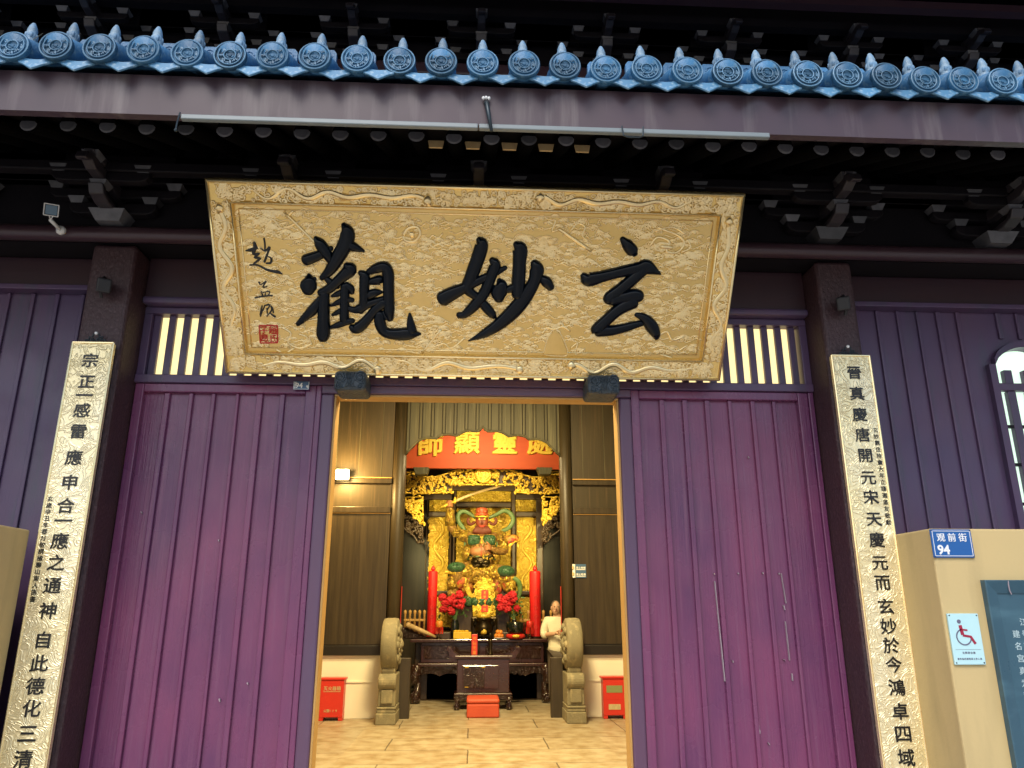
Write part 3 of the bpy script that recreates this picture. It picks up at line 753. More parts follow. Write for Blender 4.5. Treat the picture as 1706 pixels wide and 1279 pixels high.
def make_drip(x):
    m = MB()
    o = Vector((x, EY + 0.012, EZ - 0.068))
    # thin leaf shape hanging from the pan tile, its foot pushed outwards
    up_, out = Vector((0, 0.34, 0.94)).normalized(), Vector((0, -0.94, 0.34)).normalized()
    prof = [(-0.112, 0.038), (-0.108, 0.0), (-0.090, -0.030), (-0.060, -0.046), (-0.030, -0.070), (0, -0.092), (0.030, -0.070), (0.060, -0.046), (0.090, -0.030), (0.108, 0.0), (0.112, 0.038),
            (0.07, 0.016), (0.035, 0.004), (0, 0.0), (-0.035, 0.004), (-0.07, 0.016)]
    m.prism([o + Vector((a, 0, 0)) + up_ * b_ for a, b_ in prof], -out * 0.014)
    # the curved pan behind it
    sec = [(-0.115, 0.05), (-0.08, 0.015), (-0.04, 0.0), (0, -0.004), (0.04, 0.0), (0.08, 0.015), (0.115, 0.05)]
    dirv = Vector((0, math.cos(R(28)), math.sin(R(28))))
    A = [o + Vector((a, 0, 0)) + Vector((0, 0, b_)) for a, b_ in sec]
    m.prism(A + [p + Vector((0, 0, -0.012)) for p in A[::-1]], dirv * 1.2)
    m2 = m.build('drip_tile', 'drip', hall, bevel=0.004)
    return m2
t0_ = make_tile(tx0); d0_ = make_drip(tx0 + PIT / 2)
for k in range(1, 34):
    t = dup(t0_, hall, (PIT * k, 0, 0))
    t.rotation_euler = (0, 0, 0)
    dz = rnd.uniform(-0.007, 0.007)
    t.location.z += dz; t.location.y += rnd.uniform(-0.012, 0.01)
    t = dup(d0_, hall, (PIT * k + rnd.uniform(-0.008, 0.008), rnd.uniform(-0.008, 0.008), rnd.uniform(-0.006, 0.006)))

# ================================================================== inner gate wall (part of the hall)
YI = 12.2
IX = 0.165                                       # axis of the inner hall
CL0, CL1, CR0, CR1 = -1.31, -1.09, 1.42, 1.63    # the two inner columns
for x0, x1, s in ((-4.6, CL0, -1), (CR1, 4.9, 1)):
    a = MB(); a.box(x0, x1, YI, YI + 0.12, 0.885, 5.6)
    p = a.build('inner_panel', 'darkwood', hall)
    q = MB()
    n = 9
    for i in range(n):
        xx = x0 + (x1 - x0) * (i + 0.5) / n
        q.box(xx - 0.004, xx + 0.004, YI - 0.006, YI, 3.62, 5.6)
    q.build('groove', 'palewood', p)
    l = MB(); l.box(x0, x1, YI - 0.015, YI + 0.001, 1.04, 3.02)
    l.build('lower_panel', 'lowwood', p)
    r_ = MB(); r_.box(x0, x1, YI - 0.05, YI, 3.50, 3.58); r_.box(x0, x1, YI - 0.045, YI, 3.03, 3.13)
    r_.build('panel_rail', 'lowwood', p, bevel=0.01)
    e_ = MB(); e_.box(x0, x1, YI - 0.03, YI - 0.0165, 3.02, 3.032); e_.box(x0, x1, YI - 0.055, YI, 3.585, 3.60)
    e_.build('panel_bead', 'edgewood', p)
    MB().box(x0, x1, YI - 0.06, YI + 0.14, 0.885, 1.03).build('inner_sill', 'sillblack', p, bevel=0.01)
    w = MB(); w.box(x0, x1, YI + 0.0, YI + 0.14, 0, 0.885)
    wo = w.build('base_wall', 'limewash', hall)
    q = MB(); q.box(x0, x1, YI - 0.018, YI, 0.50, 0.52)
    q.build('base_ledge', 'limewash', wo)
for x0, x1 in ((CL0, CL1), (CR0, CR1)):
    q = MB().tube([((x0 + x1) / 2, YI + 0.04, 0), ((x0 + x1) / 2, YI + 0.04, 5.6)], (x1 - x0) / 2, 20)
    o = q.build('inner_column', 'darkwood', hall, smooth=True)
for xx in (CL1 + 0.006, CR0 - 0.012):  # red light on the column edges, painted as thin strips
    MB().box(xx, xx + 0.005, YI - 0.02, YI + 0.05, 0.9, 1.9).build('column_edge_glow', 'seal', hall)
arch_px = [(676.8, 757.4), (684, 748), (697, 735), (704, 732), (710, 730), (719, 730), (727, 731), (732, 727), (738, 725), (745, 724), (751, 724.5), (756, 725.5), (761, 726.5), (766, 723.5), (771, 720.5), (777, 718.5), (783, 718), (790, 718.8), (796, 719), (801, 716), (804.5, 711.5)]
half = [at(x, y, YI) for x, y in arch_px]
xm = half[-1].x
curve = [(p.x, p.z) for p in half] + [(2 * xm - p.x, p.z) for p in half[-2::-1]]
curve[0] = (CL1 - 0.02, curve[0][1]); curve[-1] = (CR0 + 0.02, curve[-1][1])
def arch_z(x):
    for (xa, za), (xb, zb) in zip(curve[:-1], curve[1:]):
        if xa <= x <= xb: return za + (zb - za) * (x - xa) / max(xb - xa, 1e-6)
    return curve[0][1]
ab = MB()
for (xa, za), (xb, zb) in zip(curve[:-1], curve[1:]):
    ab.hexa([(xa, YI, za), (xb, YI, zb), (xb, YI, 5.6), (xa, YI, 5.6)], [(xa, YI + 0.06, za), (xb, YI + 0.06, zb), (xb, YI + 0.06, 5.6), (xa, YI + 0.06, 5.6)])
abo = ab.build('arch_board', 'palewood', hall)
q = MB(); g = MB()
nb = 13
for i in range(nb + 1):
    xx = CL1 + 0.02 + (CR0 - CL1 - 0.04) * i / nb + rnd.uniform(-0.012, 0.012)
    z_ = arch_z(xx) + 0.03
    q.box(xx - 0.016, xx + 0.016, YI - 0.018, YI + 0.001, z_, 5.6)
    g.box(xx + 0.018, xx + 0.032, YI - 0.004, YI + 0.001, z_, 5.6)
    g.box(xx - 0.034, xx - 0.018, YI - 0.004, YI + 0.001, z_, 5.6)
q.build('arch_batten', 'palewood', abo); g.build('arch_groove', 'groove', abo)
q = MB(); q.tube([(x, YI - 0.01, z + 0.004) for x, z in curve], 0.020, 6)
q.build('arch_edge', 'palewood', abo, smooth=True)
# enclosing walls and ceiling of the inner room
MB().box(-4.7, -4.6, 5.98, 17, 0, 5.7).build('side_wall', 'interior', hall)
MB().box(4.9, 5.0, 5.98, 17, 0, 5.7).build('side_wall', 'interior', hall)
MB().box(-4.7, 5.0, 5.99, 17, 5.6, 5.7).build('inner_ceiling', 'darkwood', hall)
MB().box(-4.7, 5.0, 16.6, 16.8, 0, 5.7).build('back_wall', 'lowwood', hall)
MB().box(-4.7, 5.0, 5.99, 6.06, 4.0, 5.7).build('front_wall_inside', 'interior', hall)

# ================================================================== gold name plaque
pl = thing('name_plaque', (CX0, 5.6, 3.3), 'large gilded name plaque with three black characters leaning over the open door', 'plaque')
PB = Vector((0, 5.63, 3.332)); PT = Vector((0, 4.76, 4.49))
pup = (PT - PB); PH = pup.length; pup.normalize()
pn = Vector((1, 0, 0)).cross(pup).normalized()   # faces the street, tipped down
PW0, PW1 = -1.905, 1.945
def pp(u, v, h=0.0):                             # u metres along X, v metres up the board, h out of the board
    return Vector((u, PB.y, PB.z)) + pup * v + pn * h
def pslab(mb, u0, u1, v0, v1, h0, h1):
    mb.hexa([pp(u0, v0, h1), pp(u1, v0, h1), pp(u1, v1, h1), pp(u0, v1, h1)], [pp(u0, v0, h0), pp(u1, v0, h0), pp(u1, v1, h0), pp(u0, v1, h0)])
FW = 0.175
m = MB(); pslab(m, PW0 + 0.02, PW1 - 0.02, 0.02, PH - 0.02, -0.07, 0.0)
panel = m.build('panel', 'gold', pl)
m = MB()
sec = [(0.0, -0.07), (0.0, 0.030), (0.012, 0.042), (0.03, 0.034), (FW * 0.45, 0.028), (FW - 0.03, 0.020), (FW - 0.022, 0.030), (FW - 0.008, 0.030), (FW, 0.015), (FW, -0.0)]
cor = lambda d_, h: [pp(PW0 + d_, d_, h), pp(PW1 - d_, d_, h), pp(PW1 - d_, PH - d_, h), pp(PW0 + d_, PH - d_, h)]
vs_, fs_ = [], []
for d_, h in sec: vs_ += cor(d_, h)
for i in range(len(sec) - 1):
    for j in range(4): fs_.append((i * 4 + j, i * 4 + (j + 1) % 4, (i + 1) * 4 + (j + 1) % 4, (i + 1) * 4 + j))
m.add(vs_, fs_)
frame = m.build('frame', 'goldframe', pl)
m = MB()
for d_, r_, h in ((0.013, 0.012, 0.038), (FW - 0.015, 0.009, 0.028), (FW + 0.03, 0.006, 0.002)):
    c4 = cor(d_, h)
    for j in range(4): m.tube([c4[j], c4[(j + 1) % 4]], r_, 8)
m.build('frame_bead', 'goldrim', pl, smooth=True)
# dragons writhing along the frame
def dragon(u0, v0, u1, v1, amp, waves, r, seed):
    rr_ = random.Random(seed)
    q = MB()
    N_ = 46
    pts, rad = [], []
    L_ = Vector((u1 - u0, v1 - v0)); ln = L_.length; t = L_ / ln; nn = Vector((-t.y, t.x))
    for k in range(N_ + 1):
        s_ = k / N_
        a = amp * math.sin(s_ * waves * 2 * math.pi + seed) * (0.6 + 0.4 * math.sin(s_ * 5 + seed))
        p = Vector((u0, v0)) + t * (ln * s_) + nn * a
        pts.append(pp(p.x, p.y, 0.024)); rad.append(r * (0.35 + 0.75 * math.sin(min(1, s_ * 1.15) * math.pi * 0.72)))
    q.tube(pts, rad, 8)
    q.ball(pts[-1], r * 1.8, 8, 6, 0.25, seed)
    for k in range(0, N_, 4):
        p = pts[k]; s_ = rr_.choice((-1, 1))
        a = rr_.uniform(0, 6.28)
        w = [p + Vector((math.cos(a + j * 0.7), 0, 0)) * 0.012 * j + pup * (math.sin(a + j * 0.7) * 0.014 * j) + pn * 0.002 for j in range(5)]
        q.tube(w, [0.009, 0.008, 0.007, 0.005, 0.003], 5)
    return q.build('dragon_relief', 'goldrim', frame, smooth=True)
hh = FW * 0.5
dragon(PW0 + 0.25, PH - hh, -0.35, PH - hh, 0.040, 4.5, 0.023, 1)
dragon(PW1 - 0.25, PH - hh, 0.45, PH - hh, 0.040, 4.5, 0.023, 2)
dragon(PW0 + 0.2, hh, -0.75, hh, 0.040, 3.2, 0.023, 3)
dragon(-0.62, hh, 0.35, hh, 0.040, 2.6, 0.022, 7)
dragon(PW1 - 0.2, hh, 0.75, hh, 0.040, 3.2, 0.023, 4)
dragon(PW0 + hh, 0.2, PW0 + hh, PH - 0.2, 0.040, 3.3, 0.022, 5)
dragon(PW1 - hh, 0.2, PW1 - hh, PH - 0.2, 0.040, 3.3, 0.022, 6)
# rows of cloud scrolls carved over the field, and small curls round the dragons
def curve_uv(q, pts, r_, h=0.0):
    q.tube([pp(u_, v_, h) for u_, v_ in pts], r_, 4, False, None, pn)
rc = random.Random(31)
q = MB()
for row in range(1150):
    if True:
        u_, v_ = rc.uniform(PW0 + FW + 0.03, PW1 - FW - 0.03), rc.uniform(FW + 0.025, PH - FW - 0.03)
        cu, cv = u_ + rc.uniform(-0.012, 0.012), v_ + rc.uniform(-0.008, 0.008)
        s_ = rc.choice((-1, 1)); k_s = rc.uniform(0.5, 1.1)
        sp_ = []
        for j in range(11):                      # the curl in the middle of each cloud
            a = j / 10 * 2 * math.pi * 1.25
            sp_.append((cu + s_ * 0.019 * k_s * (1 - 0.7 * j / 10) * math.cos(a), cv + 0.014 * k_s * (1 - 0.7 * j / 10) * math.sin(a)))
        curve_uv(q, sp_, 0.0064)
        for n_, (ra_, rb_) in enumerate(((0.032, 0.022), (0.046, 0.031))):
            if n_ and rc.random() < 0.25: continue
            t0, t1 = rc.uniform(-0.5, 0.2), math.pi + rc.uniform(-0.2, 0.5)
            curve_uv(q, [(cu + ra_ * k_s * math.cos(t0 + (t1 - t0) * j / 9), cv + rb_ * k_s * math.sin(t0 + (t1 - t0) * j / 9) - 0.004) for j in range(10)], 0.0058)
        ln = rc.uniform(0.05, 0.12)              # trailing wavy tail
        curve_uv(q, [(cu + s_ * (0.03 + ln * j / 6), cv - 0.016 + 0.008 * math.sin(j * 1.3 + row)) for j in range(7)], 0.0058)
q.build('cloud_relief', 'goldrim', panel, smooth=True)
q = MB()
def curl_at(u_, v_, h):
    s_, a0_, r_ = rc.choice((-1, 1)), rc.uniform(0, 6.28), rc.uniform(0.014, 0.030)
    curve_uv(q, [(u_ + r_ * (1 - 0.75 * j / 9) * math.cos(a0_ + s_ * j * 0.75), v_ + r_ * 0.9 * (1 - 0.75 * j / 9) * math.sin(a0_ + s_ * j * 0.75)) for j in range(10)], 0.0074, h + 0.002)
for k in range(460):
    u_ = rc.uniform(PW0 + 0.05, PW1 - 0.05)
    for d_ in (rc.uniform(0.035, FW - 0.035), rc.uniform(0.035, FW - 0.035)):
        curl_at(u_, d_, 0.034 - 0.11 * max(0, d_ - 0.03)); curl_at(u_ + 0.03, PH - d_, 0.034 - 0.11 * max(0, d_ - 0.03))
for k in range(170):
    v_ = rc.uniform(FW - 0.02, PH - FW + 0.02)
    for d_ in (rc.uniform(0.035, FW - 0.035), rc.uniform(0.035, FW - 0.035)):
        curl_at(PW0 + d_, v_, 0.034 - 0.11 * max(0, d_ - 0.03)); curl_at(PW1 - d_, v_ + 0.02, 0.034 - 0.11 * max(0, d_ - 0.03))
q.build('cloud_relief', 'goldrim', frame, smooth=True)
# emblems in low relief on the field
def ppx(px, py, h=0.0):
    return onplane(px, py, pp(0, 0, h), pn)
def relief(parts, name='emblem_relief'):
    q = MB()
    for pts, r in parts:
        P = catmull([tuple(ppx(x, y)) + (0,) for x, y in pts], 4)
        q.tube([p[:3] for p in P], r, 6)
    return q.build(name, 'goldrim', panel, smooth=True)
relief([([(473, 352), (545, 424)], 0.013), ([(477, 362), (489, 350)], 0.010), ([(500, 368), (470, 380), (455, 365), (440, 380)], 0.008), ([(520, 370), (500, 395), (470, 398)], 0.007)])
relief([([(672, 392), (680, 380), (695, 378), (700, 390), (690, 402), (675, 400), (672, 392)], 0.014), ([(683, 390), (690, 390)], 0.03), ([(700, 395), (712, 402), (720, 392), (730, 396), (738, 388)], 0.007), ([(672, 400), (662, 412), (650, 405), (640, 414)], 0.007), ([(690, 376), (686, 366)], 0.012)])
relief([([(930, 380), (985, 418)], 0.016), ([(905, 372), (925, 366), (920, 385), (940, 378)], 0.008), ([(950, 385), (962, 372), (975, 378), (970, 392), (980, 402)], 0.008)])
relief([([(1082, 410), (1095, 395), (1115, 402), (1110, 418), (1128, 420), (1140, 405), (1130, 392), (1110, 384), (1095, 378)], 0.011), ([(1090, 385), (1120, 378), (1145, 392)], 0.009), ([(1135, 420), (1150, 412), (1145, 398)], 0.009), ([(1100, 410), (1120, 412)], 0.018)])
q = MB()
q.prism([ppx(x, y) for x, y in ((905, 590), (914, 560), (925, 548), (936, 560), (946, 590))], pn * 0.009)
q.build('emblem_relief', 'gold', panel, bevel=0.004)
relief([([(905, 590), (914, 560), (925, 548), (936, 560), (946, 590), (925, 593), (905, 590)], 0.006), ([(913, 588), (921, 556)], 0.004), ([(937, 588), (930, 556)], 0.004)])
relief([([(921, 590), (926, 552)], 0.005), ([(903, 556), (912, 546), (925, 548), (938, 544), (950, 552)], 0.008), ([(950, 580), (962, 572), (958, 590), (975, 580)], 0.007)])
relief([([(703, 588), (735, 548)], 0.010), ([(742, 552), (730, 556), (722, 566)], 0.008), ([(690, 575), (705, 568), (718, 578), (740, 572), (752, 580), (775, 562)], 0.008)])
relief([([(470, 545), (485, 555), (480, 570), (500, 580), (520, 572)], 0.010), ([(460, 582), (475, 588), (490, 580)], 0.009), ([(498, 556), (512, 562), (505, 575)], 0.008)])
relief([([(1090, 565), (1110, 552), (1120, 566), (1140, 560)], 0.010), ([(1085, 580), (1105, 575), (1125, 585), (1145, 575)], 0.009), ([(1100, 590), (1120, 596)], 0.009)])
# the three great characters, brushed stroke by stroke
def character(name, label, ox, oy, sc, strokes, hk=0.5):
    q = MB()
    wpx = (PW1 - PW0) / 850.0 * 1.17                   # metres per photo pixel on the board
    for i, st in enumerate(strokes):
        q.stroke([(ppx(ox + x / sc, oy + y / sc) + pn * (0.002 + 0.0011 * (i % 5)), w / sc * wpx) for x, y, w in st], pn, 0.042, hk)
    o = q.build(name, 'lacquer', pl, smooth=True)
    o['label'] = label
    return o
character('character', 'black character guan at the left of the plaque', 490, 360, 5.8136, [
    [(110, 425, 95), (200, 393, 88), (300, 350, 66), (365, 305, 40)],
    [(205, 205, 34), (250, 262, 92), (310, 350, 95), (352, 430, 60)],
    [(478, 75, 40), (518, 150, 112), (500, 260, 122), (430, 390, 112), (350, 520, 88), (265, 600, 44)],
    [(515, 268, 80), (590, 300, 74), (680, 338, 18)],
    [(500, 470, 50), (545, 512, 112), (450, 600, 86), (340, 700, 82), (250, 742, 58)],
    [(145, 565, 34), (150, 620, 110), (140, 680, 140), (138, 730, 96)], [(205, 598, 30), (170, 650, 70)],
    [(310, 600, 44), (370, 648, 66), (430, 685, 40)],
    [(260, 790, 50), (190, 895, 88), (110, 975, 66), (35, 1045, 40)],
    [(300, 740, 78), (290, 850, 95), (288, 1000, 104), (284, 1130, 116), (282, 1185, 88)],
    [(495, 665, 72), (492, 720, 78), (490, 850, 80), (486, 980, 80), (482, 1040, 60)],
    [(365, 775, 24), (420, 752, 48), (490, 722, 50)], [(355, 865, 24), (430, 832, 48), (500, 803, 56), (572, 812, 40)],
    [(370, 955, 24), (430, 925, 44), (495, 890, 48)], [(342, 1080, 24), (430, 1050, 54), (510, 1020, 60), (575, 1008, 44)],
    [(500, 665, 66), (550, 700, 64), (562, 745, 40)],
    [(520, 885, 48), (580, 905, 58), (640, 892, 78), (720, 850, 68), (890, 795, 56)],
    [(640, 540, 46), (682, 582, 88), (680, 700, 84), (674, 850, 78), (640, 925, 52)],
    [(720, 540, 52), (800, 502, 84), (880, 488, 92), (912, 560, 98), (915, 700, 94), (920, 900, 95), (930, 995, 60)],
    [(690, 642, 26), (760, 628, 64), (830, 615, 80), (848, 622, 56)], [(715, 770, 72), (780, 740, 74), (850, 732, 30)],
    [(880, 830, 88), (800, 890, 78), (740, 960, 78), (650, 1060, 94), (590, 1085, 90), (550, 1068, 50)],
    [(832, 935, 80), (832, 1030, 98), (880, 1118, 90), (1000, 1140, 104), (1110, 1136, 108), (1225, 1138, 20)],
    [(1120, 940, 20), (1126, 1010, 58), (1140, 1110, 92)], [(870, 925, 50), (900, 980, 60)]])
character('character', 'black character miao in the middle of the plaque', 725, 385, 6.732, [
    [(488, 85, 60), (522, 150, 126), (470, 330, 134), (400, 520, 126), (360, 640, 110), (470, 742, 80), (570, 850, 98), (640, 930, 82), (685, 975, 18)],
    [(80, 760, 150), (180, 702, 138), (310, 640, 110), (450, 570, 90), (600, 500, 78), (700, 450, 68), (795, 405, 40)],
    [(632, 315, 60), (672, 375, 112), (620, 520, 110), (550, 690, 110), (440, 830, 108), (330, 930, 78), (258, 938, 60)],
    [(715, 540, 44), (738, 600, 126), (715, 690, 158), (715, 765, 96)],
    [(770, 665, 50), (850, 640, 80), (900, 605, 64)],
    [(900, 135, 60), (950, 195, 142), (945, 350, 130), (935, 550, 132), (925, 720, 122)],
    [(1105, 345, 70), (1140, 425, 140), (1110, 560, 124), (1020, 720, 140), (900, 870, 150), (740, 1020, 128), (560, 1140, 88), (372, 1230, 12)],
    [(1170, 510, 44), (1240, 560, 108), (1300, 635, 76)]])
character('character', 'black character xuan at the right of the plaque', 960, 385, 6.733, [
    [(512, 80, 50), (570, 150, 108), (630, 220, 116), (660, 258, 60)],
    [(75, 490, 64), (135, 540, 138), (300, 502, 114), (500, 452, 110), (700, 410, 120), (790, 402, 148), (945, 480, 18)],
    [(750, 430, 116), (600, 560, 122), (480, 660, 122), (385, 735, 130), (348, 775, 108)],
    [(390, 770, 112), (520, 740, 120), (650, 720, 138), (715, 728, 116)],
    [(640, 785, 140), (480, 870, 122), (350, 980, 116), (240, 1090, 126), (230, 1110, 118)],
    [(240, 1112, 128), (380, 1112, 108), (530, 1082, 94), (660, 1046, 78), (740, 1030, 58)],
    [(668, 932, 44), (760, 970, 92), (840, 1060, 128), (890, 1150, 98), (900, 1200, 52)]])
sig = MB()
for k, st in enumerate([[(30, 185, 15), (100, 170, 40), (160, 150, 30)], [(125, 90, 30), (135, 150, 45), (115, 220, 30), (180, 215, 25), (130, 260, 25), (190, 270, 30), (110, 340, 20)],
           [(75, 345, 20), (160, 345, 20), (280, 400, 30), (400, 425, 38), (440, 450, 10)], [(235, 45, 20), (245, 110, 20), (245, 180, 18)],
           [(190, 150, 15), (250, 185, 22), (300, 145, 24), (240, 310, 26)], [(270, 240, 15), (315, 270, 24), (310, 320, 26), (260, 325, 20)],
           [(180, 535, 25), (200, 565, 17), (260, 525, 20), (225, 590, 20), (265, 585, 17)], [(205, 640, 17), (220, 690, 17)], [(215, 655, 14), (295, 640, 18), (285, 690, 18)],
           [(250, 650, 12), (248, 690, 12)], [(135, 712, 22), (220, 695, 20), (330, 685, 24)],
           [(215, 800, 16), (195, 900, 24)], [(240, 810, 16), (215, 870, 14), (195, 920, 16)], [(240, 800, 16), (300, 790, 20), (270, 850, 14)], [(265, 830, 14), (275, 900, 16)],
           [(310, 800, 16), (320, 850, 18), (270, 920, 18)], [(330, 810, 14), (340, 880, 18)], [(300, 880, 14), (360, 925, 26)]]):
    sig.stroke([(ppx(405 + x / 6.733, 390 + y / 6.733) + pn * 0.002, w / 6.733 * 0.00453) for x, y, w in st], pn, 0.012, 0.4, 4, 7)
sig.build('signature', 'ink', pl, smooth=True)
q = MB()
c4 = [ppx(405 + x / 6.733, 390 + y / 6.733) + pn * 0.004 for x, y in ((183, 1022), (386, 1022), (388, 1215), (196, 1218))]
for j in range(4): q.tube([c4[j], c4[(j + 1) % 4]], 0.006, 6)
ctr = (c4[0] + c4[1] + c4[2] + c4[3]) / 4
for ch, du, dv in (('趙', 0.033, 0.032), ('氏', 0.033, -0.032), ('子', -0.033, 0.032), ('昂', -0.033, -0.032)):
    q.glyph(ch, ctr + Vector((du, 0, 0)) + pup * dv, 0.064, Vector((1, 0, 0)), pup, 0.006, 0.005)
q.build('seal', 'seal', pl)

# ================================================================== couplet boards on the pillars
def couplet(x0, x1, text, ys, xpx, label, small, sx, sy0, sy1, side):
    root = thing('couplet_board', ((x0 + x1) / 2, 5.45, 0.3), label, 'couplet', 'couplet boards on the pillars')
    zt, zb = 3.482, 0.32
    MB().box(x0, x1, 5.425, 5.47, zb, zt).build('board', 'palegold', root, bevel=0.006)
    q = MB()
    for xx in (x0, x1): q.tube([(xx, 5.425, zb), (xx, 5.425, zt)], 0.008, 6)
    q.tube([(x0, 5.425, zt), (x1, 5.425, zt)], 0.008, 6)
    q.build('edge_trim', 'goldrim', root)
    xm_ = (x0 + x1) / 2
    for ch, y in zip(text, ys):
        z = at(xpx(y), y, 5.42).z
        MB().glyph(ch, (xm_ + (0.01 if side > 0 else 0.0), 5.4255, z), 0.122 if ch not in '一三四' else 0.128, ext=0.006, bold=0.0, sz=0.92, nib=(0.010, 0.016)).build('character', 'ink', root)
    q = MB()
    n = len(small)
    za, zb_ = at(xpx(sy0), sy0, 5.42).z, at(xpx(sy1), sy1, 5.42).z
    for i, ch in enumerate(small):
        q.glyph(ch, (sx, 5.4255, za + (zb_ - za) * i / (n - 1)), 0.040, ext=0.003, bold=0.0, nib=(0.012, 0.014))
    q.build('inscription', 'ink', root)
    # iron cresting on top
    c = MB()
    for s_ in (-1, 1):
        c.tube([(xm_ + s_ * 0.072, 5.45, zt), (xm_ + s_ * 0.072, 5.45, zt + 0.032), (xm_ + s_ * 0.048, 5.45, zt + 0.032), (xm_ + s_ * 0.048, 5.45, zt + 0.055), (xm_ + s_ * 0.025, 5.45, zt + 0.055), (xm_ + s_ * 0.022, 5.45, zt + 0.075), (xm_, 5.45, zt + 0.082)], 0.006, 6)
        spiral(c, (xm_ + s_ * 0.022, zt + 0.030), 0.02, 1.4, 0.005, s_, 5.45)
        spiral(c, (xm_ + s_ * 0.05, zt + 0.015), 0.013, 1.2, 0.004, -s_, 5.45)
    c.tube([(xm_ - 0.075, 5.45, zt + 0.003), (xm_ + 0.075, 5.45, zt + 0.003)], 0.006, 6)
    c.build('cresting', 'iron', root, smooth=True)
    MB().ball((xm_, 5.445, zt + 0.082), 0.013, 10, 8).build('cresting_knob', 'white', root, smooth=True)
    return root
LY = [600, 635, 658, 683, 718, 762, 803, 842, 867, 901, 937, 975, 1017, 1066, 1105, 1143, 1180, 1222, 1265]
RY = [620, 655, 690, 724, 758, 795, 828, 864, 899, 937, 970, 1010, 1043, 1075, 1107, 1145, 1185, 1222, 1262]
lx = lambda y: 150 - (y - 600) * 0.198
rx = lambda y: 1424 + (y - 620) * 0.158
couplet(-2.985, -2.69, '宗正一感雷應申合一應之通神自此德化三清', LY, lx, 'gold couplet board on the pillar left of the door, writing ends in three and clear', '玄歲辛丑年春月敬撰楹聯山東人施書', -2.952, 831, 998, -1)
couplet(2.787, 3.09, '晉真慶唐開元宋天慶元而玄妙於今鴻卓四域', RY, rx, 'gold couplet board on the pillar right of the door, beside the blue street plate', '玄妙觀住持盦大年立謹選道友敬獻', 3.055, 716, 870, 1)

# ================================================================== small fittings on the facade
# floodlight on the beam
fl = thing('flood_lamp', at(97, 382, 5.34), 'small floodlight on a white arm fixed to the round beam at left', 'lamp')
p = at(101, 383, 5.345)
MB().lathe([(0.034, -0.02), (0.036, 0.0), (0.030, 0.012), (0.010, 0.016), (0.001, 0.012)], p, 18, 'y').build('mount_plate', 'whitepaint', fl, smooth=True)
e = at(84, 366, 5.20)
MB().tube([p + Vector((0, -0.01, 0.0)), p.lerp(e, 0.5), e], [0.014, 0.013, 0.014], 8).build('arm', 'whitepaint', fl, smooth=True)
hc = at(87, 350, 5.14)
q = MB()
for dx in (-0.014, 0.016): q.tube([e, (hc.x + dx, hc.y, hc.z - 0.045)], 0.004, 5)
q.build('yoke', 'whitepaint', fl)
q = MB()
w_, h_ = 0.052, 0.042
tilt = Matrix.Rotation(R(22), 3, 'X') @ Matrix.Rotation(R(8), 3, 'Y')
def hb(x, y, z): return hc + tilt @ Vector((x, y, z))
q.hexa([hb(-w_, -0.012, -h_), hb(w_, -0.012, -h_), hb(w_, -0.012, h_), hb(-w_, -0.012, h_)], [hb(-w_ * .8, 0.03, -h_ * .8), hb(w_ * .8, 0.03, -h_ * .8), hb(w_ * .8, 0.03, h_ * .8), hb(-w_ * .8, 0.03, h_ * .8)])
q.build('lamp_head', 'iron', fl, bevel=0.008)
q = MB(); q.hexa([hb(-w_ * .8, -0.0135, -h_ * .8), hb(w_ * .8, -0.0135, -h_ * .8), hb(w_ * .8, -0.0135, h_ * .8), hb(-w_ * .8, -0.0135, h_ * .8)], [hb(-w_ * .8, -0.011, -h_ * .8), hb(w_ * .8, -0.011, -h_ * .8), hb(w_ * .8, -0.011, h_ * .8), hb(-w_ * .8, -0.011, h_ * .8)])
q.build('lens', 'blueglass', fl)
q = MB()
cs = [hb(-w_, -0.013, -h_), hb(w_, -0.013, -h_), hb(w_, -0.013, h_), hb(-w_, -0.013, h_)]
for j in range(4): q.tube([cs[j], cs[(j + 1) % 4]], 0.004, 6)
q.build('bezel', 'whitepaint', fl)
# black spotlights on the pillars
for px, py, s_, lab in ((173, 476, 1, 'black spotlight on the front of the left pillar above the couplet'), (1405, 506, -1, 'black box spotlight on the front of the right pillar above the couplet')):
    c = at(px, py, 5.41)
    r_ = thing('spotlight', (c.x, 5.5, c.z), lab, 'spotlight', 'spotlights on the pillars')
    rot = Matrix.Rotation(R(28 * s_), 3, 'Z') @ Matrix.Rotation(R(18), 3, 'X')
    q = MB()
    g = lambda x, y, z: c + rot @ Vector((x, y, z))
    q.hexa([g(-.05, -.07, -.055), g(.05, -.07, -.055), g(.05, -.07, .055), g(-.05, -.07, .055)], [g(-.045, .06, -.05), g(.045, .06, -.05), g(.045, .06, .05), g(-.045, .06, .05)])
    q.build('housing', 'blacklamp', r_, bevel=0.012)
    q = MB(); q.tube([c + Vector((-.02 * s_, 0, .04)), c + Vector((-.025 * s_, .03, .085)), (c.x - .025 * s_, 5.5, c.z + .085)], 0.011, 6)
    q.tube([c + Vector((-.02 * s_, 0, -.04)), c + Vector((-.02 * s_, .03, -.085))], 0.011, 6)
    q.build('bracket', 'blacklamp', r_)
